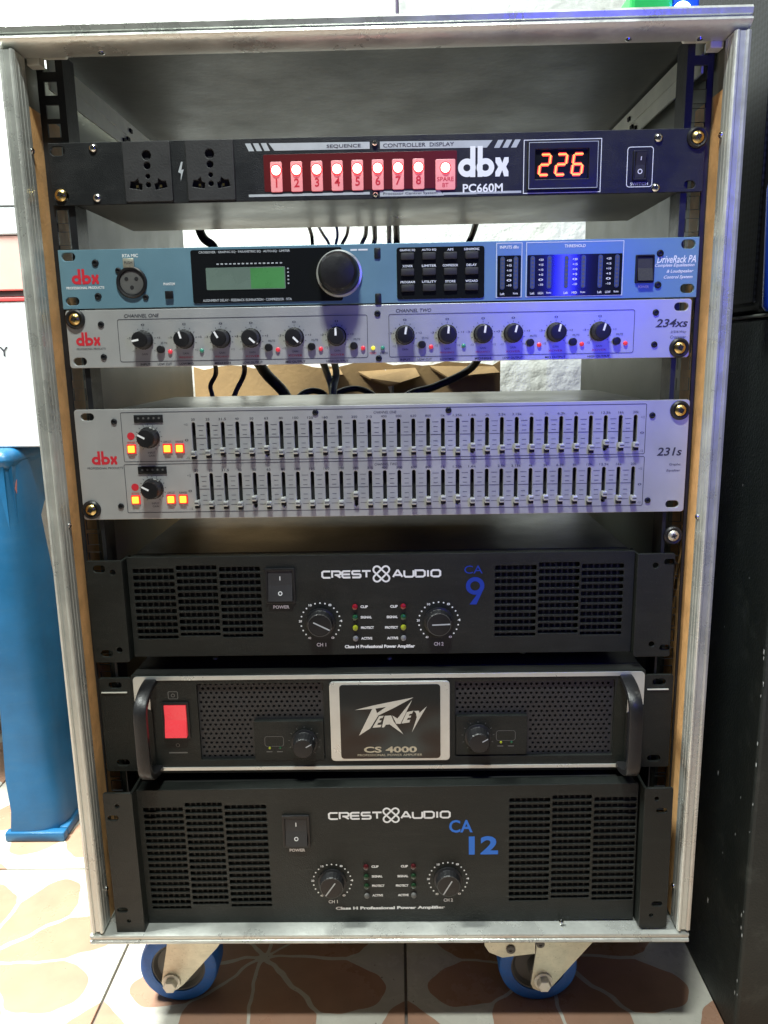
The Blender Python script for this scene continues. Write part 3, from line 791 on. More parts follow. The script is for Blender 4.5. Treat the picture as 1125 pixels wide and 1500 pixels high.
# ================================================================== crossover (silver 1U)
u = thing('crossover', (0, 80, 576), 'slim silver crossover with twelve black knobs under the blue unit', 'rack unit')
Z0, Z1 = 576.6, 620.2
m = MB(); m.plate(rrect(-240.2, 238.4, Z0, Z1, 2.4), [slot(-232.2, 581.6, 10.5, 6), slot(230.6, 614.4, 10.5, 6), slot(-232.2, 614, 10.5, 6), slot(231, 583.6, 10.5, 6)], .2, 3, .35)
face = part('face_panel', m, 'silver_panel', u, 30)
m = MB(); m.box(-216, 216, 3.4, 150, 578, 619, .8); part('chassis', m, 'chassis_black', u, 30)
rack_screw(-232.6, 613.6, u, .2, 'brass'); rack_screw(230.6, 583.8, u, .2, 'brass')
for (x, z) in ((-213.2, 609.4), (-213.2, 584.8), (211.6, 610.4), (211.6, 586.6), (0, 613.6), (.4, 580)): hole_cap(x, z, 2.5, u, .2)
m = MB(); dbx_logo(m, -233.6, -215, 593.6, 603.8, .05); part('logo', m, 'red_print', face, 0)
K1 = [-181, -149, -120.8, -97.4, -64.2, -31.6]
K2 = [20.8, 53.2, 80.6, 103.6, 136.2, 169.4]
A1 = [-100, -15, -30, 132, 135, 0]; A2 = [10, 5, 8, 14, 14, 16]
capn = ["INPUT", "LOW/MID", "MID/HIGH", "LOW OUTPUT", "MID OUTPUT", "HIGH OUTPUT"]
md = MB(); mr_ = MB()
for off, K, A, x0, x1, ttl in ((0, K1, A1, -200.4, -8, "CHANNEL ONE"), (202, K2, A2, 8.6, 195.6, "CHANNEL TWO")):
    md.frame(x0, x1, 580.8, 612.8, .4, .05, 1.5)
    md.txt(ttl, x0+19, 615.4, 2.6, .05, 27, shear=.2, bold=.01)
    for i, (kx, an) in enumerate(zip(K, A)):
        knob(kx, 597.2, 6.6, 12, an, u, .2)
        for t in range(11):
            a = R(225 - 27*t); md.stroke([(kx + 8.3*math.cos(a), 597.2 + 8.3*math.sin(a)), (kx + 9.4*math.cos(a), 597.2 + 9.4*math.sin(a))], .35, .05)
        for (dx, dz, t) in ((-11.5, 1.5, "-3"), (0, 11.4, "0"), (11.5, 1.5, "+3"), (-8.5, -8.2, "-12"), (8.5, -8.2, "+12")):
            md.txt(t, kx+dx, 597.2+dz, 1.5, .05, 2.6)
        md.txt("GAIN", kx, 586.4, 1.5, .05, 4.6); md.txt(capn[i], kx, 578.6, 1.7, .05, min(17, 1.55*len(capn[i])), bold=.015)
        if 0 < i: mr_.txt("FREQUENCY" if i < 3 else "XOVER", kx, 583.4, 1.5, .05, 11)
        if i in (0, 3, 4, 5):
            m = MB(); m.lathe(kx+13, 589.8, [(3.0, .2), (3.0, -2.4), (2.6, -3.0), (1, -3.1)], 20); part('push_button', m, 'black_plastic', u)
            led(kx+20, 588, 1.7, u, 'led_red_small', .2)
            md.txt("MUTE" if i else "25 Hz", kx+15.5, 594.8, 1.5, .05, 5)
            if i == 0: md.txt("LOW CUT", kx+15, 578.6, 1.7, .05, 11, bold=.015)
        if i == 1: led(kx+12.6, 588.4, 1.6, u, 'led_green_small', .2)
led(-3.8, 587.9, 1.6, u, 'led_yellow_small', .2); led(3.6, 587.9, 1.6, u, 'led_green_small', .2)
md.txt("PROFESSIONAL PRODUCTS", -222.4, 591.2, 1.4, .05, 22.5)
md.txt("STEREO", 4.4, 584, 1.6, .05, 6); mr_.txt("MONO", -4, 584, 1.6, .05, 5)
md.txt("2/3/4-Way", 235.4, 595.6, 2.2, .05, 12, 'R', .25); md.txt("Crossover", 235.4, 592, 2.2, .05, 12, 'R', .25)
part('lettering', md, 'dark_print', face, 0)
part('red_lettering', mr_, 'red_print', face, 0)
m = MB(); m.txt("234xs", 236.2, 602.4, 6.2, .05, 24.5, 'R', .25, .02); part('model_lettering', m, 'dark_print', face, 0)

# ================================================================== graphic equaliser (silver 2U)
u = thing('graphic_equalizer', (0, 100, 456), 'silver graphic equaliser with two rows of sliders and amber lit buttons', 'rack unit')
Z0, Z1 = 455.8, 544.4
NF = 31
FX = [-147 + i*(200-(-147))/(NF-1.0) for i in range(NF)]
rows = ((506.0, 532.4), (464.8, 491.8))
holes = [slot(-230.6, 538.6, 10.5, 6), slot(232, 461.8, 10.5, 6)]
for (a, b) in rows:
    for x in FX: holes.append(slot(x, (a+b)/2, 2.9, b-a+1.6))
m = MB(); m.plate(rrect(-240.8, 241.3, Z0, Z1, 2.2), holes, 0, 3, .3)
face = part('face_panel', m, 'silver_panel', u, 30)
m = MB(); m.box(-206, 210, 5.4, 6.2, 461, 538); part('slot_backing', m, 'dark_hole', u, 0)
m = MB(); m.box(-218, 218, 6.6, 205, 457.2, 542.6, .8); part('chassis', m, 'chassis_steel', u, 30)
rack_screw(-233.8, 464.2, u, 0, 'brass'); rack_screw(233.8, 536.2, u, 0, 'brass')
for (x, z) in ((-209.6, 534.6), (-209.8, 466.6), (212.8, 532.6), (212.4, 465.2), (-50.2, 539.2), (54.1, 539.2)): hole_cap(x, z, 2.5, u)
m = MB(); dbx_logo(m, -230, -209.8, 500.6, 511.4, -.12); part('logo', m, 'red_print', face, 0)
freq = "20 25 31.5 40 50 63 80 100 125 160 200 250 315 400 500 630 800 1k 1.25k 1.6k 2k 2.5k 3.15k 4k 5k 6.3k 8k 10k 12.5k 16k 20k".split()
md = MB(); mr_ = MB(); yP = -.12
md.txt("PROFESSIONAL PRODUCTS", -219.8, 497.8, 1.7, yP, 28.5)
md.frame(-204, 208, 502.6, 541.6, .45, yP, 1); md.frame(-204.6, 208.2, 463.0-1.8, 498.8+1.6, .45, yP, 1)
md.txt("CHANNEL ONE", 4.4, 538.6, 2.0, yP, 18, shear=.2); md.txt("CHANNEL TWO", 4.4, 497.6, 2.0, yP, 18, shear=.2)
cap = MB(); cap.box(-1.9, 1.9, -6.4, -1.0, -2.0, 2.0, .5); cap.box(-.8, .8, -1.2, 4.2, -1.3, 1.3)
cape = mesh_of('fader', cap, 30); cape.materials.append(MATS['silver_trim'])
cl = MB(); cl.rect(-1.6, 1.6, -.35, .35, -6.5); cle = mesh_of('fader_line', cl, 0); cle.materials.append(MATS['dark_print'])
cb = MB(); cb.box(-1.95, 1.95, -4.6, -.9, -4.6, -2.05, .4); cbe = mesh_of('fader_foot', cb, 30); cbe.materials.append(MATS['black_plastic'])
special = {(1, 4): .28, (1, 6): .22, (1, 11): .36, (1, 18): .22, (1, 17): .2, (1, 28): .26, (0, 5): .24, (0, 28): .25, (0, 19): .22, (0, 2): .2}
for r_, (a, b) in enumerate(rows):
    zc = a + (b-a)*.55
    for i, x in enumerate(FX):
        md.txt(freq[i], x, b+3.0, 1.8, yP, min(7.4, 1.5*len(freq[i])))
        if i < NF-1:
            xm = x + 5.78
            for t in range(7):
                if t == 3: continue
                zz = a + 2 + (b-a-4)*t/6; ww = 2.5 if t in (0, 6) else 1.7
                md.rect(xm-ww, xm+ww, zz-.16, zz+.16, yP)
            md.rect(x+1.7, x+9.9, zc-.2, zc+.2, yP)
        f = special.get((r_, i), .13 + random.uniform(-.03, .05))
        z = a + (b-a)*f
        fo = place('fader', cape, None, (x, 0, z), u)
        place('fader_line', cle, None, (x, 0, z), fo)
        place('fader_foot', cbe, None, (x, 0, z), fo)
    for (zt, t) in ((b, "+12"), ((a+b)/2+1, "0"), (a, "-12")):
        md.txt(t, FX[0]-6, zt-1, 1.7, yP, 2.8); md.txt(t, FX[-1]+5.4, zt-1, 1.7, yP, 2.8)
for (dz, zk) in ((0, 521.6), (-41.2, 480.6)):
    m = MB(); m.box(-193.6, -170.6, -.9, 0, zk+11.8, zk+18, .3); bar = part('level_display', m, 'black_plastic', u)
    m = MB()
    for i in range(5): m.disc(-190+i*4.1, zk+15.4, .9, -1.02, 10)
    part('level_lamp', m, 'hub_grey', bar, 0)
    knob(-182.6, zk+.2, 7.6, 11, -62, u, 0)
    for t in range(15):
        a = R(240 - 300*t/14); md.stroke([(-183 + 9.6*math.cos(a), zk + 9.6*math.sin(a)), (-183 + 10.8*math.cos(a), zk + 10.8*math.sin(a))], .4, yP)
    md.txt("INPUT", -181.6, zk-12, 1.6, yP, 6); md.txt("GAIN", -181.6, zk-14.4, 1.6, yP, 5)
    mr_.disc(-197.2, zk+1.4, 3, yP, 20)
    for bx, t in ((-197.2, ""), (-168.6, "LOW CUT"), (-158.8, "RANGE")):
        m = MB(); m.box(bx-3.7, bx+3.7, -1.0, 0, zk-12.6, zk-5.0, .4); b_ = part('lit_button', m, 'red_rim', u)
        m = MB(); m.box(bx-2.6, bx+2.6, -2.6, -.9, zk-11.5, zk-6.1, .5); part('button_lens', m, 'amber_lit', b_)
        if t: md.txt(t, bx, zk-3.4, 1.5, yP, 6)
    mr_.txt("BYPASS", -197.2, zk-3.6, 1.4, yP, 6)
md.txt("Graphic", 237, 493.6, 2.4, yP, 9, 'R', .25); md.txt("Equalizer", 237, 488.8, 2.4, yP, 11, 'R', .25)
part('lettering', md, 'dark_print', face, 0); part('red_lettering', mr_, 'red_print', face, 0)
m = MB(); m.txt("231s", 237.2, 504, 6.6, yP, 19.5, 'R', .2, .02); part('model_lettering', m, 'dark_print', face, 0)

# ================================================================== two look-alike black power amplifiers
def amp_vents(cols, pitch, sl):
    hs = []; bars = []
    for (x0, x1, ztop, n) in cols:
        for k in range(n):
            zt = ztop - k*pitch
            hs.append(rrect(x0, x1, zt-(sl if k < n-1 else sl*.7), zt, .9, 2))
        bars.append((x0, x1, ztop - n*pitch, ztop))
    return hs, bars
def power_amp(u, yf, zb, zt, xl, xr, ears, cols, pitch, sl, sw, logo, knobs, ledx, leds, sub, ch, ptr, depth, tops):
    hs, bars = amp_vents(cols, pitch, sl)
    hs.append(rect(sw[0]+1, sw[1]-1, sw[2]+1, sw[3]-1))
    m = MB(); m.plate(rrect(xl, xr, zb, zt, 1.2), hs, yf, 3, .35)
    face = part('face_panel', m, 'amp_black', u, 30)
    for (x0, x1, za, zb_) in bars:
        m = MB(); n = 7
        for i in range(1, n):
            x = x0 + (x1-x0)*i/n
            m.box(x-.55, x+.55, yf+1.3, yf+2.0, za+.4, zb_-.6)
        part('vent_mesh', m, 'amp_black', u, 0)
        m = MB(); m.box(x0-2, x1+2, yf+9, yf+10, za-2, zb_+2); part('vent_filter', m, 'dark_hole', u, 0)
    m = MB(); m.box(xl+2, xr-2, yf+14, depth, zb+1, zt-.6, .8); part('chassis', m, 'chassis_black', u, 30)
    m = MB()
    m.box(xl+2, xr-2, yf+3.1, yf+13.9, zt-2.2, zt-.8); m.box(xl+2, xr-2, yf+3.1, yf+13.9, zb+1, zb+2.4)
    part('face_return', m, 'amp_black', u, 0)
    for e in ears:
        m = MB(); (x0, x1, za, zb_, ye, holes) = e
        m.plate(rrect(x0, x1, za, zb_, 2.0), holes, ye, 2.6, .5)
        inner = x1 if x0 < 0 else x0
        m.box(min(inner, inner - 2.2*(1 if x0 < 0 else -1)), max(inner, inner - 2.2*(1 if x0 < 0 else -1)), ye+2.7, yf+16, za+1, zb_-1)
        ear = part('rack_ear', m, 'amp_black', u, 30)
    rocker(*sw, u, yf)
    lm = MB(); yP = yf-.15
    lm.txt("POWER", (sw[0]+sw[1])/2, sw[2]-3.6, 2.9, yP, 13.5, bold=.035)
    (cx0, cx1, kx, ax0, ax1, z0, z1) = logo
    wide_word(lm, "CREST", cx0, cx1, z0, z1, yP, 1.6); knot(lm, kx, (z0+z1)/2, 7.2, 1.5, yP); wide_word(lm, "AUDIO", ax0, ax1, z0, z1, yP, 1.6)
    for (x, z, an, t) in knobs:
        knob(x, z, 10.6, 9, an, u, yf, 'black_plastic', 1.16, 'dim_print' if ptr == 'dim' else 'grey_print', 1.45, pw=1.1)
        m = MB(); m.stroke([(x + 9.6*math.cos(R(q)), z + 9.6*math.sin(R(q))) for q in range(0, 360, 12)], .3, yf-9.3, True); part('knob_rim', m, 'hub_grey', u, 0)
        for k in range(21):
            q = 235 - 290*k/20
            if k % 4 == 0: lm.txt(("40","20","10","8","4","0")[k//4], x + 17*math.cos(R(q)), z + 17*math.sin(R(q)), 2.0, yP, 2.6, bold=.03)
            else: lm.disc(x + 16.6*math.cos(R(q)), z + 16.6*math.sin(R(q)), .72, yP, 8)
        lm.txt(t, x, z-20, 3.2, yP, 8, bold=.03)
    for sgn, xx in ((1, ledx[0]), (-1, ledx[1])):
        for (z, mt_), t in zip(leds, ("CLIP", "SIGNAL", "PROTECT", "ACTIVE")):
            led(xx, z, 2.4, u, mt_, yf, 2.6)
            lm.txt(t, xx + sgn*4.6, z, 2.3, yP, 1.55*len(t), 'L' if sgn > 0 else 'R', bold=.045)
    lm.txt("Class H Professional Power Amplifier", (sub[0]+sub[1])/2, sub[2], 3.8, yP, sub[1]-sub[0], bold=.05)
    part('lettering', lm, 'white_print', face, 0)
    m = MB()
    for f in ch: m.txt(f[0], f[1], f[2], f[3], yP, f[4], bold=f[5])
    return face, m, yP

u = thing('power_amplifier', (0, 180, 334), 'black two-channel power amplifier with dark blue numeral 9, below the equaliser', 'amplifier')
ear_h = lambda s, zt, zb: [slot(s*232.5, zt-7, 10, 6), circ(s*221.5, zt-10, 2.4, 12), slot(s*232.5, zb+8, 10, 6), circ(s*221.5, zb+11, 2.4, 12)]
cols = [(-207.2, -173, 412.4, 11), (-171, -137.4, 414.6, 11), (-135.2, -101.4, 413, 11), (92.6, 126.6, 411.2, 11), (128.6, 161.8, 413.4, 11), (163.6, 198, 411.6, 11)]
face, m, yP = power_amp(u, 6, 335.2, 422.2, -211.6, 206.4,
    [(-243.2, -213.4, 333, 421.4, -.6, ear_h(-1, 421.4, 333)), (206.8, 237, 333, 421.4, -.6, ear_h(1, 421.4, 333))],
    cols, 5.85, 4.0, (-97.4, -72.4, 381.6, 411.6), (-50, -10, -1.0, 8.6, 47.6, 402, 409),
    [(-52.6, 364.4, 117, "CH 1"), (46, 364, 88, "CH 2")], (-23.6, 16.6),
    [(377.4, 'led_red_off'), (368.2, 'led_green_off'), (359, 'led_yellow_off'), (349.6, 'led_grey_off')],
    (-33, 26, 342), [("CA", 74.8, 408.2, 6.8, 15, 0)], 'lit', 330, 0)
# numeral nine drawn as ring and tail
m.ring(76.2, 394.2, 4.0, 7.6, yP); m.flat([(83.2, 391.6), (77.4, 378.2), (71.6, 378.2), (78.8, 388.4)], yP)
part('model_lettering', m, 'blue_print', face, 0)

u = thing('power_amplifier', (0, 165, 93), 'tall black power amplifier with bright blue 12, at the bottom of the rack', 'amplifier')
cols = [(-207.4, -173.2, 208.2, 17), (-171.2, -139.6, 212.4, 17), (-137.4, -101.8, 209.6, 17), (105, 139.4, 212.4, 17), (141.4, 174.4, 214.6, 17), (176.6, 212, 212.2, 17)]
ear_h = lambda s: [slot(s*229.5, 206, 9, 4.5), circ(s*225, 217, 1.8, 10), slot(s*229.5, 118, 9, 4.5), circ(s*225, 107, 1.8, 10)]
face, m, yP = power_amp(u, -15, 94.4, 224.8, -215.4, 213.2,
    [(-236.4, -211.6, 94.6, 229, -26, ear_h(-1)), (214.8, 238.4, 94.6, 226.6, -26, ear_h(1))],
    cols, 5.98, 3.9, (-88.6, -65.2, 169.8, 199.8), (-48.6, -3.6, 4.6, 13.2, 54.6, 194.6, 202),
    [(-48, 135.4, 215, "CH 1"), (52.4, 135.8, 210, "CH 2")], (-18.2, 22.6),
    [(149.4, 'led_red_dark'), (139.8, 'led_green_dark'), (130.6, 'led_green_dark'), (121.2, 'hub_grey')],
    (-46, 49.6, 108.4), [("CA", 63.8, 187, 12, 20, .02), ("12", 83, 168.6, 17.6, 25, .035)], 'lit', 330, 0)
part('model_lettering', m, 'bright_blue_print', face, 0)
u.rotation_euler.y = R(-.42)

# ================================================================== amplifier with handles
u = thing('handled_amplifier', (0, 180, 232), 'black power amplifier with silver border, two handles and red rocker switch', 'amplifier')
Y0 = -2
vl = rect(-159, -52.4, 244.5, 313); vr = rect(59.6, 192, 246, 313.6)
hs = []
def perf(x0, x1, z0, z1, skip):
    o = []; r_ = 0; z = z0+1.8
    while z < z1-1.2:
        x = x0 + 2 + (2.3 if r_ % 2 else 0)
        while x < x1-1.6:
            if not (skip[0] < x < skip[1] and skip[2] < z < skip[3]): o.append(circ(x, z, 1.3, 6))
            x += 4.6
        z += 4.15; r_ += 1
    return o
m = MB()
m.plate(rrect(-213.6, 217.4, 231.6, 322, 1), [rrect(-158.6, -51.6, 244, 313.6, 1), rrect(59.2, 192.6, 245.4, 314, 1), rect(-189, -166.6, 265, 297)], Y0, 3, .3)
face = part('face_panel', m, 'amp_black', u, 30)
m = MB(); m.plate(rect(-160.4, -50.6, 243, 314.4), perf(-158.6, -51.6, 244, 313.6, (-113, -40, 230, 280)), Y0+3.3, 1.2); part('vent_grille', m, 'soft_black', u, 0)
m = MB(); m.plate(rect(58.4, 193.4, 244.4, 314.8), perf(59.2, 192.6, 245.4, 314, (40, 121, 230, 284)), Y0+3.3, 1.2); part('vent_grille', m, 'soft_black', u, 0)
m = MB(); m.box(-165, 200, Y0+9, Y0+10, 240, 318); part('vent_filter', m, 'dark_hole', u, 0)
m = MB(); m.box(-213, 217, 14, 330, 232.4, 321.6, .8); part('chassis', m, 'chassis_black', u, 30)
m = MB(); m.box(-213, 217, 1.1, 13.9, 320, 321.4); m.box(-213, 217, 1.1, 13.9, 232.4, 233.8); part('face_return', m, 'chassis_black', u, 0)
for (x, yy) in ((4, 30), (122, 40), (-150, 34)):
    m = MB()
    for (rr, d) in ((2.6, 0), (2.2, 1.2), (1, 1.6)):
        for q in range(12):
            a = 2*math.pi*q/12; m.v.append((x + rr*math.cos(a), yy + rr*math.sin(a), 321.6+d))
    for j in range(2):
        for q in range(12): m.f.append((j*12+q, j*12+(q+1) % 12, (j+1)*12+(q+1) % 12, (j+1)*12+q))
    m.f.append(tuple(24+q for q in range(12)))
    part('cover_screw', m, 'zinc', u)
# silver border and corner plates behind the handles
m = MB(); yP = Y0-.9
m.plate(rrect(-211.8, 216.6, 234.4, 321, 3.5), [rrect(-198.5, 203.2, 237.4, 317.4, 3)], yP, .9, .15)
part('border_trim', m, 'silver_trim', u, 30)
for sg, xa, xb in ((-1, -212.6, -197.6), (1, 202.4, 217.2)):
    m = MB(); m.prism([(xa, 233.6), (xb, 233.6), (xb, 290 if sg < 0 else 284), (xb if sg > 0 else xa, 297), (xa if sg > 0 else xa, 290)] if sg < 0 else [(xa, 233.6), (xb, 233.6), (xb, 292), (xa, 284)], 'y', yP-.5, yP-.02)
    part('corner_cover', m, 'amp_black', u, 0)
for sg, hx in ((-1, -197), (1, 201)):
    m = MB()
    path = []
    for i in range(13):
        t = i/12; a = R(90*t); path.append((yP - 30*math.sin(a)*1.0, 316 - 16*(1-math.cos(a))))
    for z in range(294, 256, -6): path.append((yP-30.5, z))
    for i in range(13):
        t = i/12; a = R(90*(1-t)); path.append((yP - 30*math.sin(a), 237 + 16*(1-math.cos(a))))
    # flat strap, 11 mm wide, 5 mm thick
    vs = []; fs = []; n = len(path)
    for i, (y, z) in enumerate(path):
        a = Vector(path[max(i-1, 0)]); b = Vector(path[min(i+1, n-1)]); t = (b-a).normalized(); nn = Vector((-t.y, t.x))
        for (dx, dn) in ((-5.2, -2), (-4.2, -2.8), (4.2, -2.8), (5.2, -2), (5.2, 2), (4.2, 2.8), (-4.2, 2.8), (-5.2, 2)):
            vs.append((hx+dx, y + nn.x*dn, z + nn.y*dn))
    for i in range(n-1):
        for k in range(8): fs.append((i*8+k, i*8+(k+1) % 8, (i+1)*8+(k+1) % 8, (i+1)*8+k))
    m.add(vs, fs); part('handle', m, 'black_plastic', u, 40)
for sg, x0, x1 in ((-1, -242, -214.2), (1, 217.8, 241.4)):
    zz = (319 if sg < 0 else 317)
    m = MB(); m.plate(rrect(x0, x1, 233, zz, 2), [slot((x0+x1)/2, zz-6.5, 11, 6), slot((x0+x1)/2+sg*-1, 241, 11, 6)], -.4, 2.6, .3)
    ear = part('rack_ear', m, 'amp_black', u, 30)
    m = MB(); m.box(x0+2, x1-4, -1.5, -.45, zz-13.2, zz-12.4); part('ear_step', m, 'aluminium_dull', ear, 0)
# red switch
m = MB(); m.plate(rrect(-189.6, -166, 264.6, 297.6, 1), [rect(-187.4, -168.2, 266.6, 295.4)], Y0-1.6, 3.8, .4); sw = part('power_switch', m, 'black_plastic', u, 30)
m = MB(); m.prism([(Y0+2, 266.9), (Y0-4.6, 266.9), (Y0-3.8, 273), (Y0-1.8, 282), (Y0-2.2, 295.1), (Y0+2, 295.1)], 'x', -187, -168.6); part('switch_key', m, 'red_rocker', sw, 30)
m = MB(); yq = Y0-.15
m.frame(-183, -175, 300.5, 307, .6, yq, 1); m.ring(-179, 303.6, 1.1, 1.7, yq); m.ring(-178, 258, 1.2, 1.7, yq); m.rect(-186, -170, 250.4, 251.6, yq)
part('switch_print', m, 'dim_print', u, 0)
# control blocks
for (x0, x1, z0, z1, kx, kz, lx) in ((-112, -52.6, 243.4, 279.4, -69, 260.5, -96), (60, 120, 247, 282.6, 78.4, 264, 101)):
    m = MB(); m.plate(rrect(x0, x1, z0, z1, 1), [], Y0-.6, 4, .3); cbk = part('control_block', m, 'amp_black', u, 30)
    knob(kx, kz, 9.4, 13, 60, u, Y0-.6, 'black_plastic', 1.2, 'grey_print', .6, pw=.9)
    m = MB()
    for k in range(11):
        q = R(230 - 280*k/10); m.stroke([(kx + 12.6*math.cos(q), kz + 12.6*math.sin(q)), (kx + 14*math.cos(q), kz + 14*math.sin(q))], .5, Y0-.75)
    m.rect(lx-6, lx-1, kz-9.5, kz-8.6, Y0-.75); m.rect(lx+3, lx+8, kz-9.5, kz-8.6, Y0-.75); m.frame(lx-7, lx+9, kz-4, kz+5, .4, Y0-.75, 2)
    part('dial_print', m, 'dim_print', cbk, 0)
    led(lx-3, kz-5.6, 1.1, u, 'led_yellow_off', Y0-.6, 1.2); led(lx+6, kz-5.6, 1.1, u, 'led_green_off', Y0-.6, 1.2)
# centre badge
m = MB(); m.plate(rrect(-46.4, 54.6, 242.8, 315, 3.4), [], Y0-2.2, 2.2, .5); bd = part('badge', m, 'silver_trim', u, 30)
m = MB(); m.plate(rrect(-38, 46.6, 245.2, 312.4, 3), [], Y0-2.6, .38, .1); part('badge_field', m, 'window_black', bd, 30)
def PX(a): return -36.2 + (a-147)/790*82.4
def PZ(b): return 311.6 - (b-85)/575*66.2
yb = Y0-2.78
m = MB()
m.plate([(PX(a), PZ(b)) for a, b in ((253,272),(400,238),(560,208),(725,178),(560,262),(440,316),(372,418),(280,475),(392,264))], [[(PX(a), PZ(b)) for a, b in ((418,262),(505,250),(430,298))]], yb-.1, .1)
for poly in (((446,322),(484,320),(474,336),(454,339),(446,355),(466,356),(457,371),(438,374),(430,392),(464,391),(456,409),(391,413)),
             ((492,320),(544,318),(564,366),(640,467),(530,388),(500,390),(484,411),(466,411)),
             ((552,318),(594,342),(714,198),(618,384),(584,384)),
             ((670,292),(724,282),(712,304),(692,308),(686,322),(706,320),(699,336),(678,338),(670,355),(698,352),(690,374),(626,382)),
             ((730,284),(768,282),(772,300),(832,248),(775,340),(710,452),(750,335),(744,302))):
    m.plate([(PX(a), PZ(b)) for a, b in poly], [], yb-.1, .1)
part('logo', m, 'silver_trim', bd, 0)
m = MB(); m.txt("CS 4000", 4, 253.6, 5.6, yb, 45, bold=.03); m.txt("PROFESSIONAL POWER AMPLIFIER", 3.6, 248.6, 2, yb, 55); part('model_lettering', m, 'zinc', bd, 0)

# ------------------------------------------------------------------ cables behind the units
def smooth_path(pts, k=8):
    P = [Vector(p) for p in pts]; P = [P[0]*2-P[1]] + P + [P[-1]*2-P[-2]]; o = []
    for i in range(1, len(P)-2):
        for j in range(k):
            t = j/k; a, b, c, d = P[i-1], P[i], P[i+1], P[i+2]
            o.append(.5*((2*b) + (-a+c)*t + (2*a-5*b+4*c-d)*t*t + (-a+3*b-3*c+d)*t**3))
    return o + [P[-2]]
def cable(pts, r, m_, label, group=None):
    m = MB(); m.tube(smooth_path(pts), r, 10)
    o = part('cable', m, m_, None, 60); return props(o, label, 'cable', group)
cable([(-196, 230, 760), (-192, 255, 712), (-180, 262, 697), (-172, 250, 660), (-170, 205, 640)], 4.6, 'cable_black', 'thick black cable dropping beside the left wall below the top unit')
cable([(-75, 150, 722), (-74.5, 240, 712), (-74.4, 262, 700), (-74, 240, 660), (-74, 204, 645)], 1.9, 'cable_black', 'thin black cable just left of the white and blue wires')
cable([(-70, 150, 724), (-63, 255, 710), (-55.7, 260, 696), (-50, 240, 660), (-48, 204, 645)], 1.5, 'cable_white', 'thin white wire leaning right beside the blue wire')
cable([(-46, 150, 726), (-46.8, 255, 711), (-50, 262, 696), (-54, 240, 665), (-55, 204, 648)], 1.5, 'cable_blue', 'thin blue wire behind the large dial')
cable([(-28, 150, 724), (-36, 258, 711), (-44, 264, 696), (-48, 240, 670), (-44, 204, 650)], 1.8, 'cable_purple', 'dark wire crossing just right of the blue wire')
cable([(-12, 150, 724), (-16.5, 255, 709), (-22, 262, 696), (-24, 240, 665), (-24, 204, 650)], 2.2, 'cable_grey', 'grey wire leaning left above the dial')
cable([(-6, 150, 722), (-7, 255, 706), (-8.6, 262, 696), (-9, 240, 665), (-9, 204, 650)], 2.6, 'cable_grey', 'thicker grey cable beside the leaning grey wire')
cable([(9, 150, 722), (8, 262, 706), (8, 266, 696), (8, 240, 665), (8, 204, 650)], 2.6, 'cable_white', 'white cable near the middle of the upper gap')
cable([(15, 150, 722), (16, 255, 706), (16, 262, 696), (16, 240, 665), (16, 204, 650)], 3.4, 'cable_black', 'black upright cable near the middle of the upper gap')
cable([(98, 150, 730), (97, 250, 708), (91, 262, 693), (84, 245, 665), (80, 204, 645)], 3.2, 'cable_black', 'black cable slanting above the blue meter panel')
cable([(-180, 204, 600), (-188, 270, 568), (-198, 282, 551), (-196, 280, 537), (-190, 260, 500), (-190, 208, 490)], 2.6, 'cable_purple', 'leftmost thin bent cable in front of the carton')
cable([(-150, 204, 600), (-157, 275, 567), (-171, 280, 539), (-178, 265, 500), (-178, 208, 490)], 2.8, 'cable_purple', 'slim slanting cable second from left before the carton')
cable([(-140, 204, 600), (-134, 270, 566), (-112, 280, 537), (-104, 262, 500), (-104, 208, 490)], 6.2, 'cable_black', 'thickest black cable slanting across the carton')
cable([(-66, 160, 600), (-65.5, 280, 565), (-60, 286, 540), (-62, 262, 500), (-62, 208, 490)], 4.0, 'cable_grey', 'grey cable hanging below the crossover, left of its twin')
cable([(-54, 160, 600), (-54.4, 280, 565), (-58, 278, 540), (-50, 262, 500), (-50, 208, 490)], 4.0, 'cable_grey', 'grey cable hanging below the crossover, right of its twin')
cable([(-104, 262, 520), (-95, 270, 538), (-80, 274, 543.5), (-66, 270, 537), (-58, 262, 515)], 3.6, 'cable_black', 'small black cable loop above the equaliser')
cable([(-66, 285, 525), (-55, 290, 539), (-34, 296, 544), (-14, 290, 537), (0, 280, 520)], 3.6, 'cable_black', 'wide black cable loop with a white gleam above the equaliser')
cable([(104, 160, 600), (98, 276, 566), (59, 284, 546), (24, 280, 535), (0, 262, 505), (-6, 208, 490)], 4.2, 'cable_black', 'long black cable sweeping down across the torn carton flap')
cable([(-156, 640, 1062), (-131, 648, 1055), (-114, 652, 1038), (-100, 654, 1000)], 1.4, 'cable_blue', 'thin blue cable on the white wall above the case')
cable([(22, 652, 1120), (22.4, 654, 1060), (22.6, 654, 1000)], 2.6, 'cable_purple', 'dark upright cable on the white wall above the case')

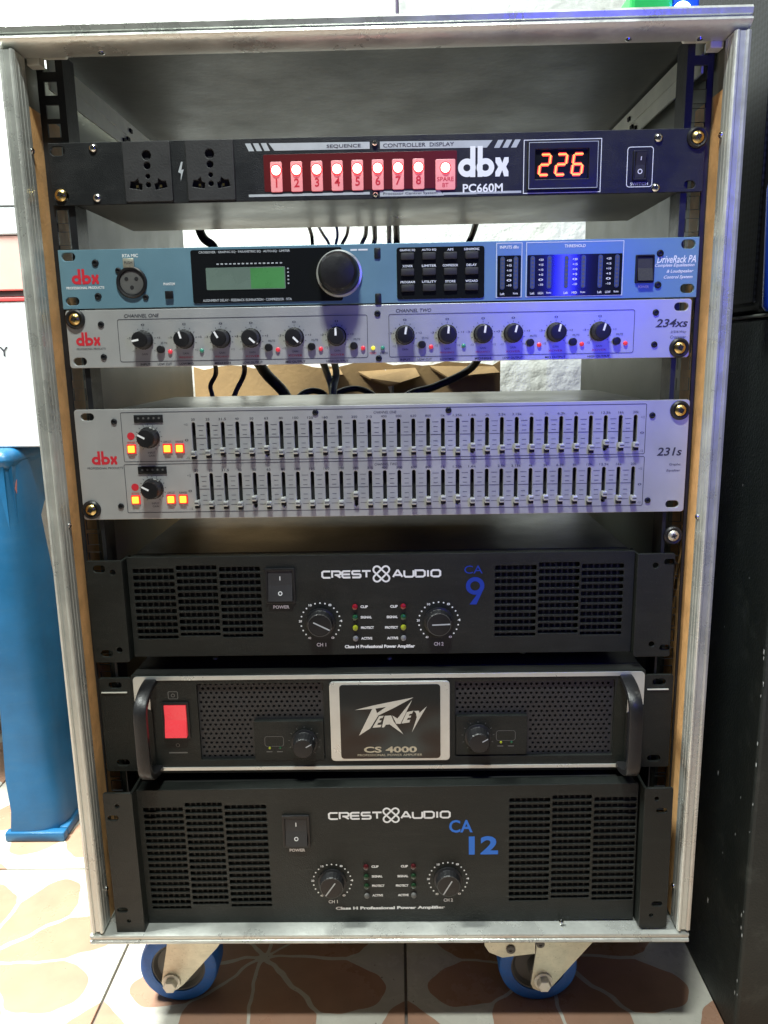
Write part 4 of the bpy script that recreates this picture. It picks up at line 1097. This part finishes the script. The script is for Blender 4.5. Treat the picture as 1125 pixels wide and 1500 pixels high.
# ------------------------------------------------------------------ torn carton behind the case
ct = thing('carton', (-55, 545, FZ), 'torn brown cardboard carton behind the rack against the white wall', 'carton')
def torn(x0, x1, zb, zt, y0, y1, amp, step=7):
    top = []
    x = x1
    while x > x0:
        top.append((x, zt + random.uniform(-amp, amp*.5))); x -= random.uniform(step*.5, step*1.5)
    top.append((x0, zt))
    return [(x0, zb), (x1, zb)] + top
m = MB(); m.prism(torn(-272, 159, FZ, 569, 0, 0, 5, 16), 'y', 500, 503.5); part('front_wall', m, 'cardboard', ct, 0)
m = MB(); m.box(-272, -268.6, 503.6, 640, FZ, 556); part('side_wall', m, 'cardboard', ct, 0)
m = MB(); m.box(155.5, 159, 503.6, 640, FZ, 556); part('side_wall', m, 'cardboard', ct, 0)
m = MB(); m.box(-268.5, 155.4, 636, 640, FZ, 550); part('back_wall', m, 'cardboard', ct, 0)
m = MB(); m.add([(-40, 499.4, 556), (40, 499.4, 560), (46, 478, 549), (18, 470, 541), (2, 474, 538), (-22, 478, 547)], [(0,1,2,3,4,5)])
m.add([(60, 499.4, 562), (150, 499.4, 560), (156, 484, 552), (120, 478, 550), (86, 482, 546)], [(0,1,2,3,4)])
m.add([(-90, 499.4, 560), (-66, 499.4, 561), (-60, 484, 553), (-84, 488, 551)], [(0,1,2,3)])
fo = part('torn_flap', m, 'cardboard', ct, 0)
sm = fo.modifiers.new('thick', 'SOLIDIFY'); sm.thickness = .003
m = MB(); m.tube([(-2, 498, 560), (4, 488, 545), (7, 496, 530), (8, 498, 505)], [1.2, 6, 3, 1], 6)
part('tape_strip', m, 'white_card', ct, 0)
m = MB(); m.box(128, 134, 498, 499.6, 480, 556); part('tape_strip', m, 'cardboard', ct, 0)

# ------------------------------------------------------------------ plastic stool with cartons on it, left of the case
st = thing('plastic_stool', (-600, 450, FZ), 'blue plastic stool standing on the floor left of the rack', 'stool')
SX0, SX1, SY0, SY1, SZ = -770, -448, 300, 620, 478
m = MB(); m.box(SX0, SX1, SY0, SY1, SZ-26, SZ, 14, 4); part('seat', m, 'stool_blue', st, 40)
# skirt with arches on the side turned to the rack and on the front
def arch(a0, a1, z0, z1, zl, n=12):
    # outline of an apron: straight top, arched lower edge
    o = [(a0, z1), (a0, zl)]
    for i in range(n+1):
        q = math.pi*i/n; o.append(((a0+a1)/2 - ((a1-a0)/2-46)*math.cos(q), zl + (z0-zl)*math.sin(q)**.6))
    return o + [(a1, zl), (a1, z1)]
m = MB(); m.prism(arch(SY0+10, SY1-10, 424, SZ-10, 300), 'x', SX1-7, SX1-3); part('apron', m, 'stool_blue', st, 30)
m = MB(); m.prism(arch(SX0+10, SX1-10, 424, SZ-10, 300), 'y', SY0+3, SY0+7); part('apron', m, 'stool_blue', st, 30)
m = MB(); m.prism(arch(SX0+10, SX1-10, 424, SZ-10, 300), 'y', SY1-7, SY1-3); part('apron', m, 'stool_blue', st, 30)
m = MB(); m.prism(arch(SY0+10, SY1-10, 424, SZ-10, 300), 'x', SX0+3, SX0+7); part('apron', m, 'stool_blue', st, 30)
def stool_leg(cx, cy, sx, sy):
    # corner leg: rounded angle section that splays outwards and ends in a flanged foot
    m = MB(); secs = []
    for k in range(13):
        t = k/12; z = SZ-16 - (SZ-16-FZ)*t
        wd = 62 - 10*math.sin(math.pi*min(1, t*1.15)) + (6 if k == 12 else 0)
        ox, oy = cx + sx*(22*t + (6 if k >= 11 else 0)), cy + sy*(22*t + (6 if k >= 11 else 0))
        wy = 52 + 72*t
        pts = []
        for (a, b) in ((-wd, 0), (-40, 0), (-24, -2.5), (-11, -8), (-4, -17), (-1, -30), (0, -wy)): pts.append((ox + sx*a, oy + sy*b, z))
        for (a, b) in ((-5, -wy), (-6, -31), (-9, -20), (-15, -12), (-26, -7.5), (-40, -5), (-wd, -5)): pts.append((ox + sx*a, oy + sy*b, z))
        secs.append(pts)
    n = len(secs[0]); vs = [p for s_ in secs for p in s_]; fs = []
    for i in range(len(secs)-1):
        for k in range(n): fs.append((i*n+k, i*n+(k+1) % n, (i+1)*n+(k+1) % n, (i+1)*n+k))
    fs.append(tuple(range(n))); fs.append(tuple((len(secs)-1)*n+k for k in reversed(range(n))))
    m.add(vs, fs); lg = part('leg', m, 'stool_blue', st, 50)
    m = MB(); ox, oy = cx + sx*28, cy + sy*28
    a = sorted((ox + sx*3, ox - sx*74)); b = sorted((oy + sy*3, oy - sy*10)); m.box(a[0], a[1], b[0], b[1], FZ, FZ+13, 3)
    a = sorted((ox + sx*3, ox - sx*10)); b = sorted((oy - sy*10.2, oy - sy*134)); m.box(a[0], a[1], b[0], b[1], FZ, FZ+13, 3)
    part('foot', m, 'stool_blue', lg, 40)
for (cx, cy, sx, sy) in ((SX1, SY0, 1, -1), (SX0, SY0, -1, -1), (SX1, SY1, 1, 1), (SX0, SY1, -1, 1)): stool_leg(cx, cy, sx*1, sy)
m = MB(); m.prism([(335 + 22*math.cos(2*math.pi*i/18)*(1 + .06*(i % 2)), 430 + 15*math.sin(2*math.pi*i/18)*(1 + .06*(i % 2))) for i in range(18)], 'x', SX1-2.9, SX1-2.4)
part('sticker', m, 'sticker_red', st, 0)

b = thing('white_carton', (-600, 400, 478), 'white carton with a red top edge and a black letter, standing on the blue stool', 'carton')
m = MB(); m.box(-790, -406, 332, 600, 478.5, 651, 1.5); part('body', m, 'white_card', b, 30)
m = MB(); m.box(-791, -405, 331, 601, 651.2, 656, 1); part('lid_edge', m, 'red_card', b, 30)
m = MB(); m.txt("Y", -455, 593.6, 11, 331.6, 11, bold=.012); part('lettering', m, 'dark_print', b, 0)
b = thing('pink_carton', (-600, 400, 657), 'dusty pink carton lying on top of the white carton', 'carton')
m = MB(); m.box(-780, -408, 336, 590, 664, 726, 1.5); part('body', m, 'pink_card', b, 30)
m = MB(); m.box(-778, -410, 338, 588, 656.3, 663.8, 1); part('base', m, 'soft_black', b, 30)
b = thing('flat_white_carton', (-600, 400, 727), 'flat white carton at the top of the pile on the stool', 'carton')
m = MB(); m.box(-785, -414, 334, 590, 726.5, 757.5, 1.5); part('body', m, 'white_card', b, 30)
m = MB(); m.box(-786, -413, 333, 591, 758, 766.5, 1); part('lid', m, 'grey_card', b, 30)

# ------------------------------------------------------------------ loudspeaker cabinets at the right
b = thing('speaker_cabinet', (480, 170, FZ), 'scuffed black painted cabinet on the floor right of the rack', 'speaker')
m = MB(); m.box(303, 680, -28, 370, FZ, 606, 3, 2); part('body', m, 'cabinet_paint', b, 30)
m = MB(); m.box(302, 681, -29, 371, 606.2, 609, 1); part('top_board', m, 'side_wall', b, 30)
m = MB()
for i in range(34):
    z = random.uniform(20, 590); s_ = random.uniform(.5, 1.9) * (1.5 if random.random() < .15 else 1)
    if random.random() < .55: # chips along the front edge
        y = -28 + random.uniform(0, 5)
    else: y = random.uniform(-20, 120)
    m.add([(302.7, y, z-s_), (302.7, y+s_*.8, z-s_*.3), (302.7, y+s_*.6, z+s_*1.3), (302.7, y-s_*.3, z+s_)], [(0,1,2,3)])
part('paint_chip', m, 'white_card', b, 0)
b = thing('grille_speaker', (480, 170, 609), 'black loudspeaker with mesh grille standing on the scuffed cabinet', 'speaker')
m = MB(); m.box(302, 660, 24, 330, 609.5, 1040, 6, 3); part('body', m, 'black_plastic', b, 30)
m = MB(); m.box(299, 301.8, 34, 320, 618, 1030, 1); part('grille', m, 'grille_mesh', b, 30)
m = MB(); m.box(308, 654, 21, 23.8, 616, 1032, 1); part('grille', m, 'grille_mesh', b, 30)
m = MB(); m.lathe(330, 640, [(3, 21), (3, 19.4), (1, 19)], 12); part('grille_screw', m, 'chrome', b)
b = thing('blue_tub', (330, -6, 609), 'small blue plastic tub in front of the mesh grille speaker', 'tub')
vs = []; fs = []; m = MB()
prof = [(14, 0), (24, .5), (26.5, 4), (28.5, 60), (29.5, 88), (28, 96), (20, 100), (19, 103), (1, 104)]
n = 32
for (r_, z) in prof:
    for i in range(n):
        q = 2*math.pi*i/n; vs.append((318 + r_*math.cos(q), -2 + r_*.72*math.sin(q), 609.4 + z))
for j in range(len(prof)-1):
    for i in range(n): fs.append((j*n+i, j*n+(i+1) % n, (j+1)*n+(i+1) % n, (j+1)*n+i))
m.add(vs, fs); part('body', m, 'blue_plastic', b, 40)
# ------------------------------------------------------------------ small effect lamp on top of the case
b = thing('effect_lamp', (215, 60, 810), 'small green box with a glowing blue lamp on top of the case', 'lamp')
m = MB(); m.box(194, 226, 40, 80, 810.2, 848, 3, 2); part('body', m, 'green_plastic', b, 30)
m = MB(); m.box(190, 250, 30, 90, 810.1, 813, 1); part('base', m, 'white_card', b, 30)
m = MB(); m.lathe(233, 832, [(7, 46), (7, 40), (5.5, 37), (1, 35.5)], 20); part('lamp', m, 'blue_led', b, 40)
m = MB(); m.box(226.2, 246, 40.5, 78, 813.2, 846, 2); part('lamp_housing', m, 'blue_plastic', b, 30)
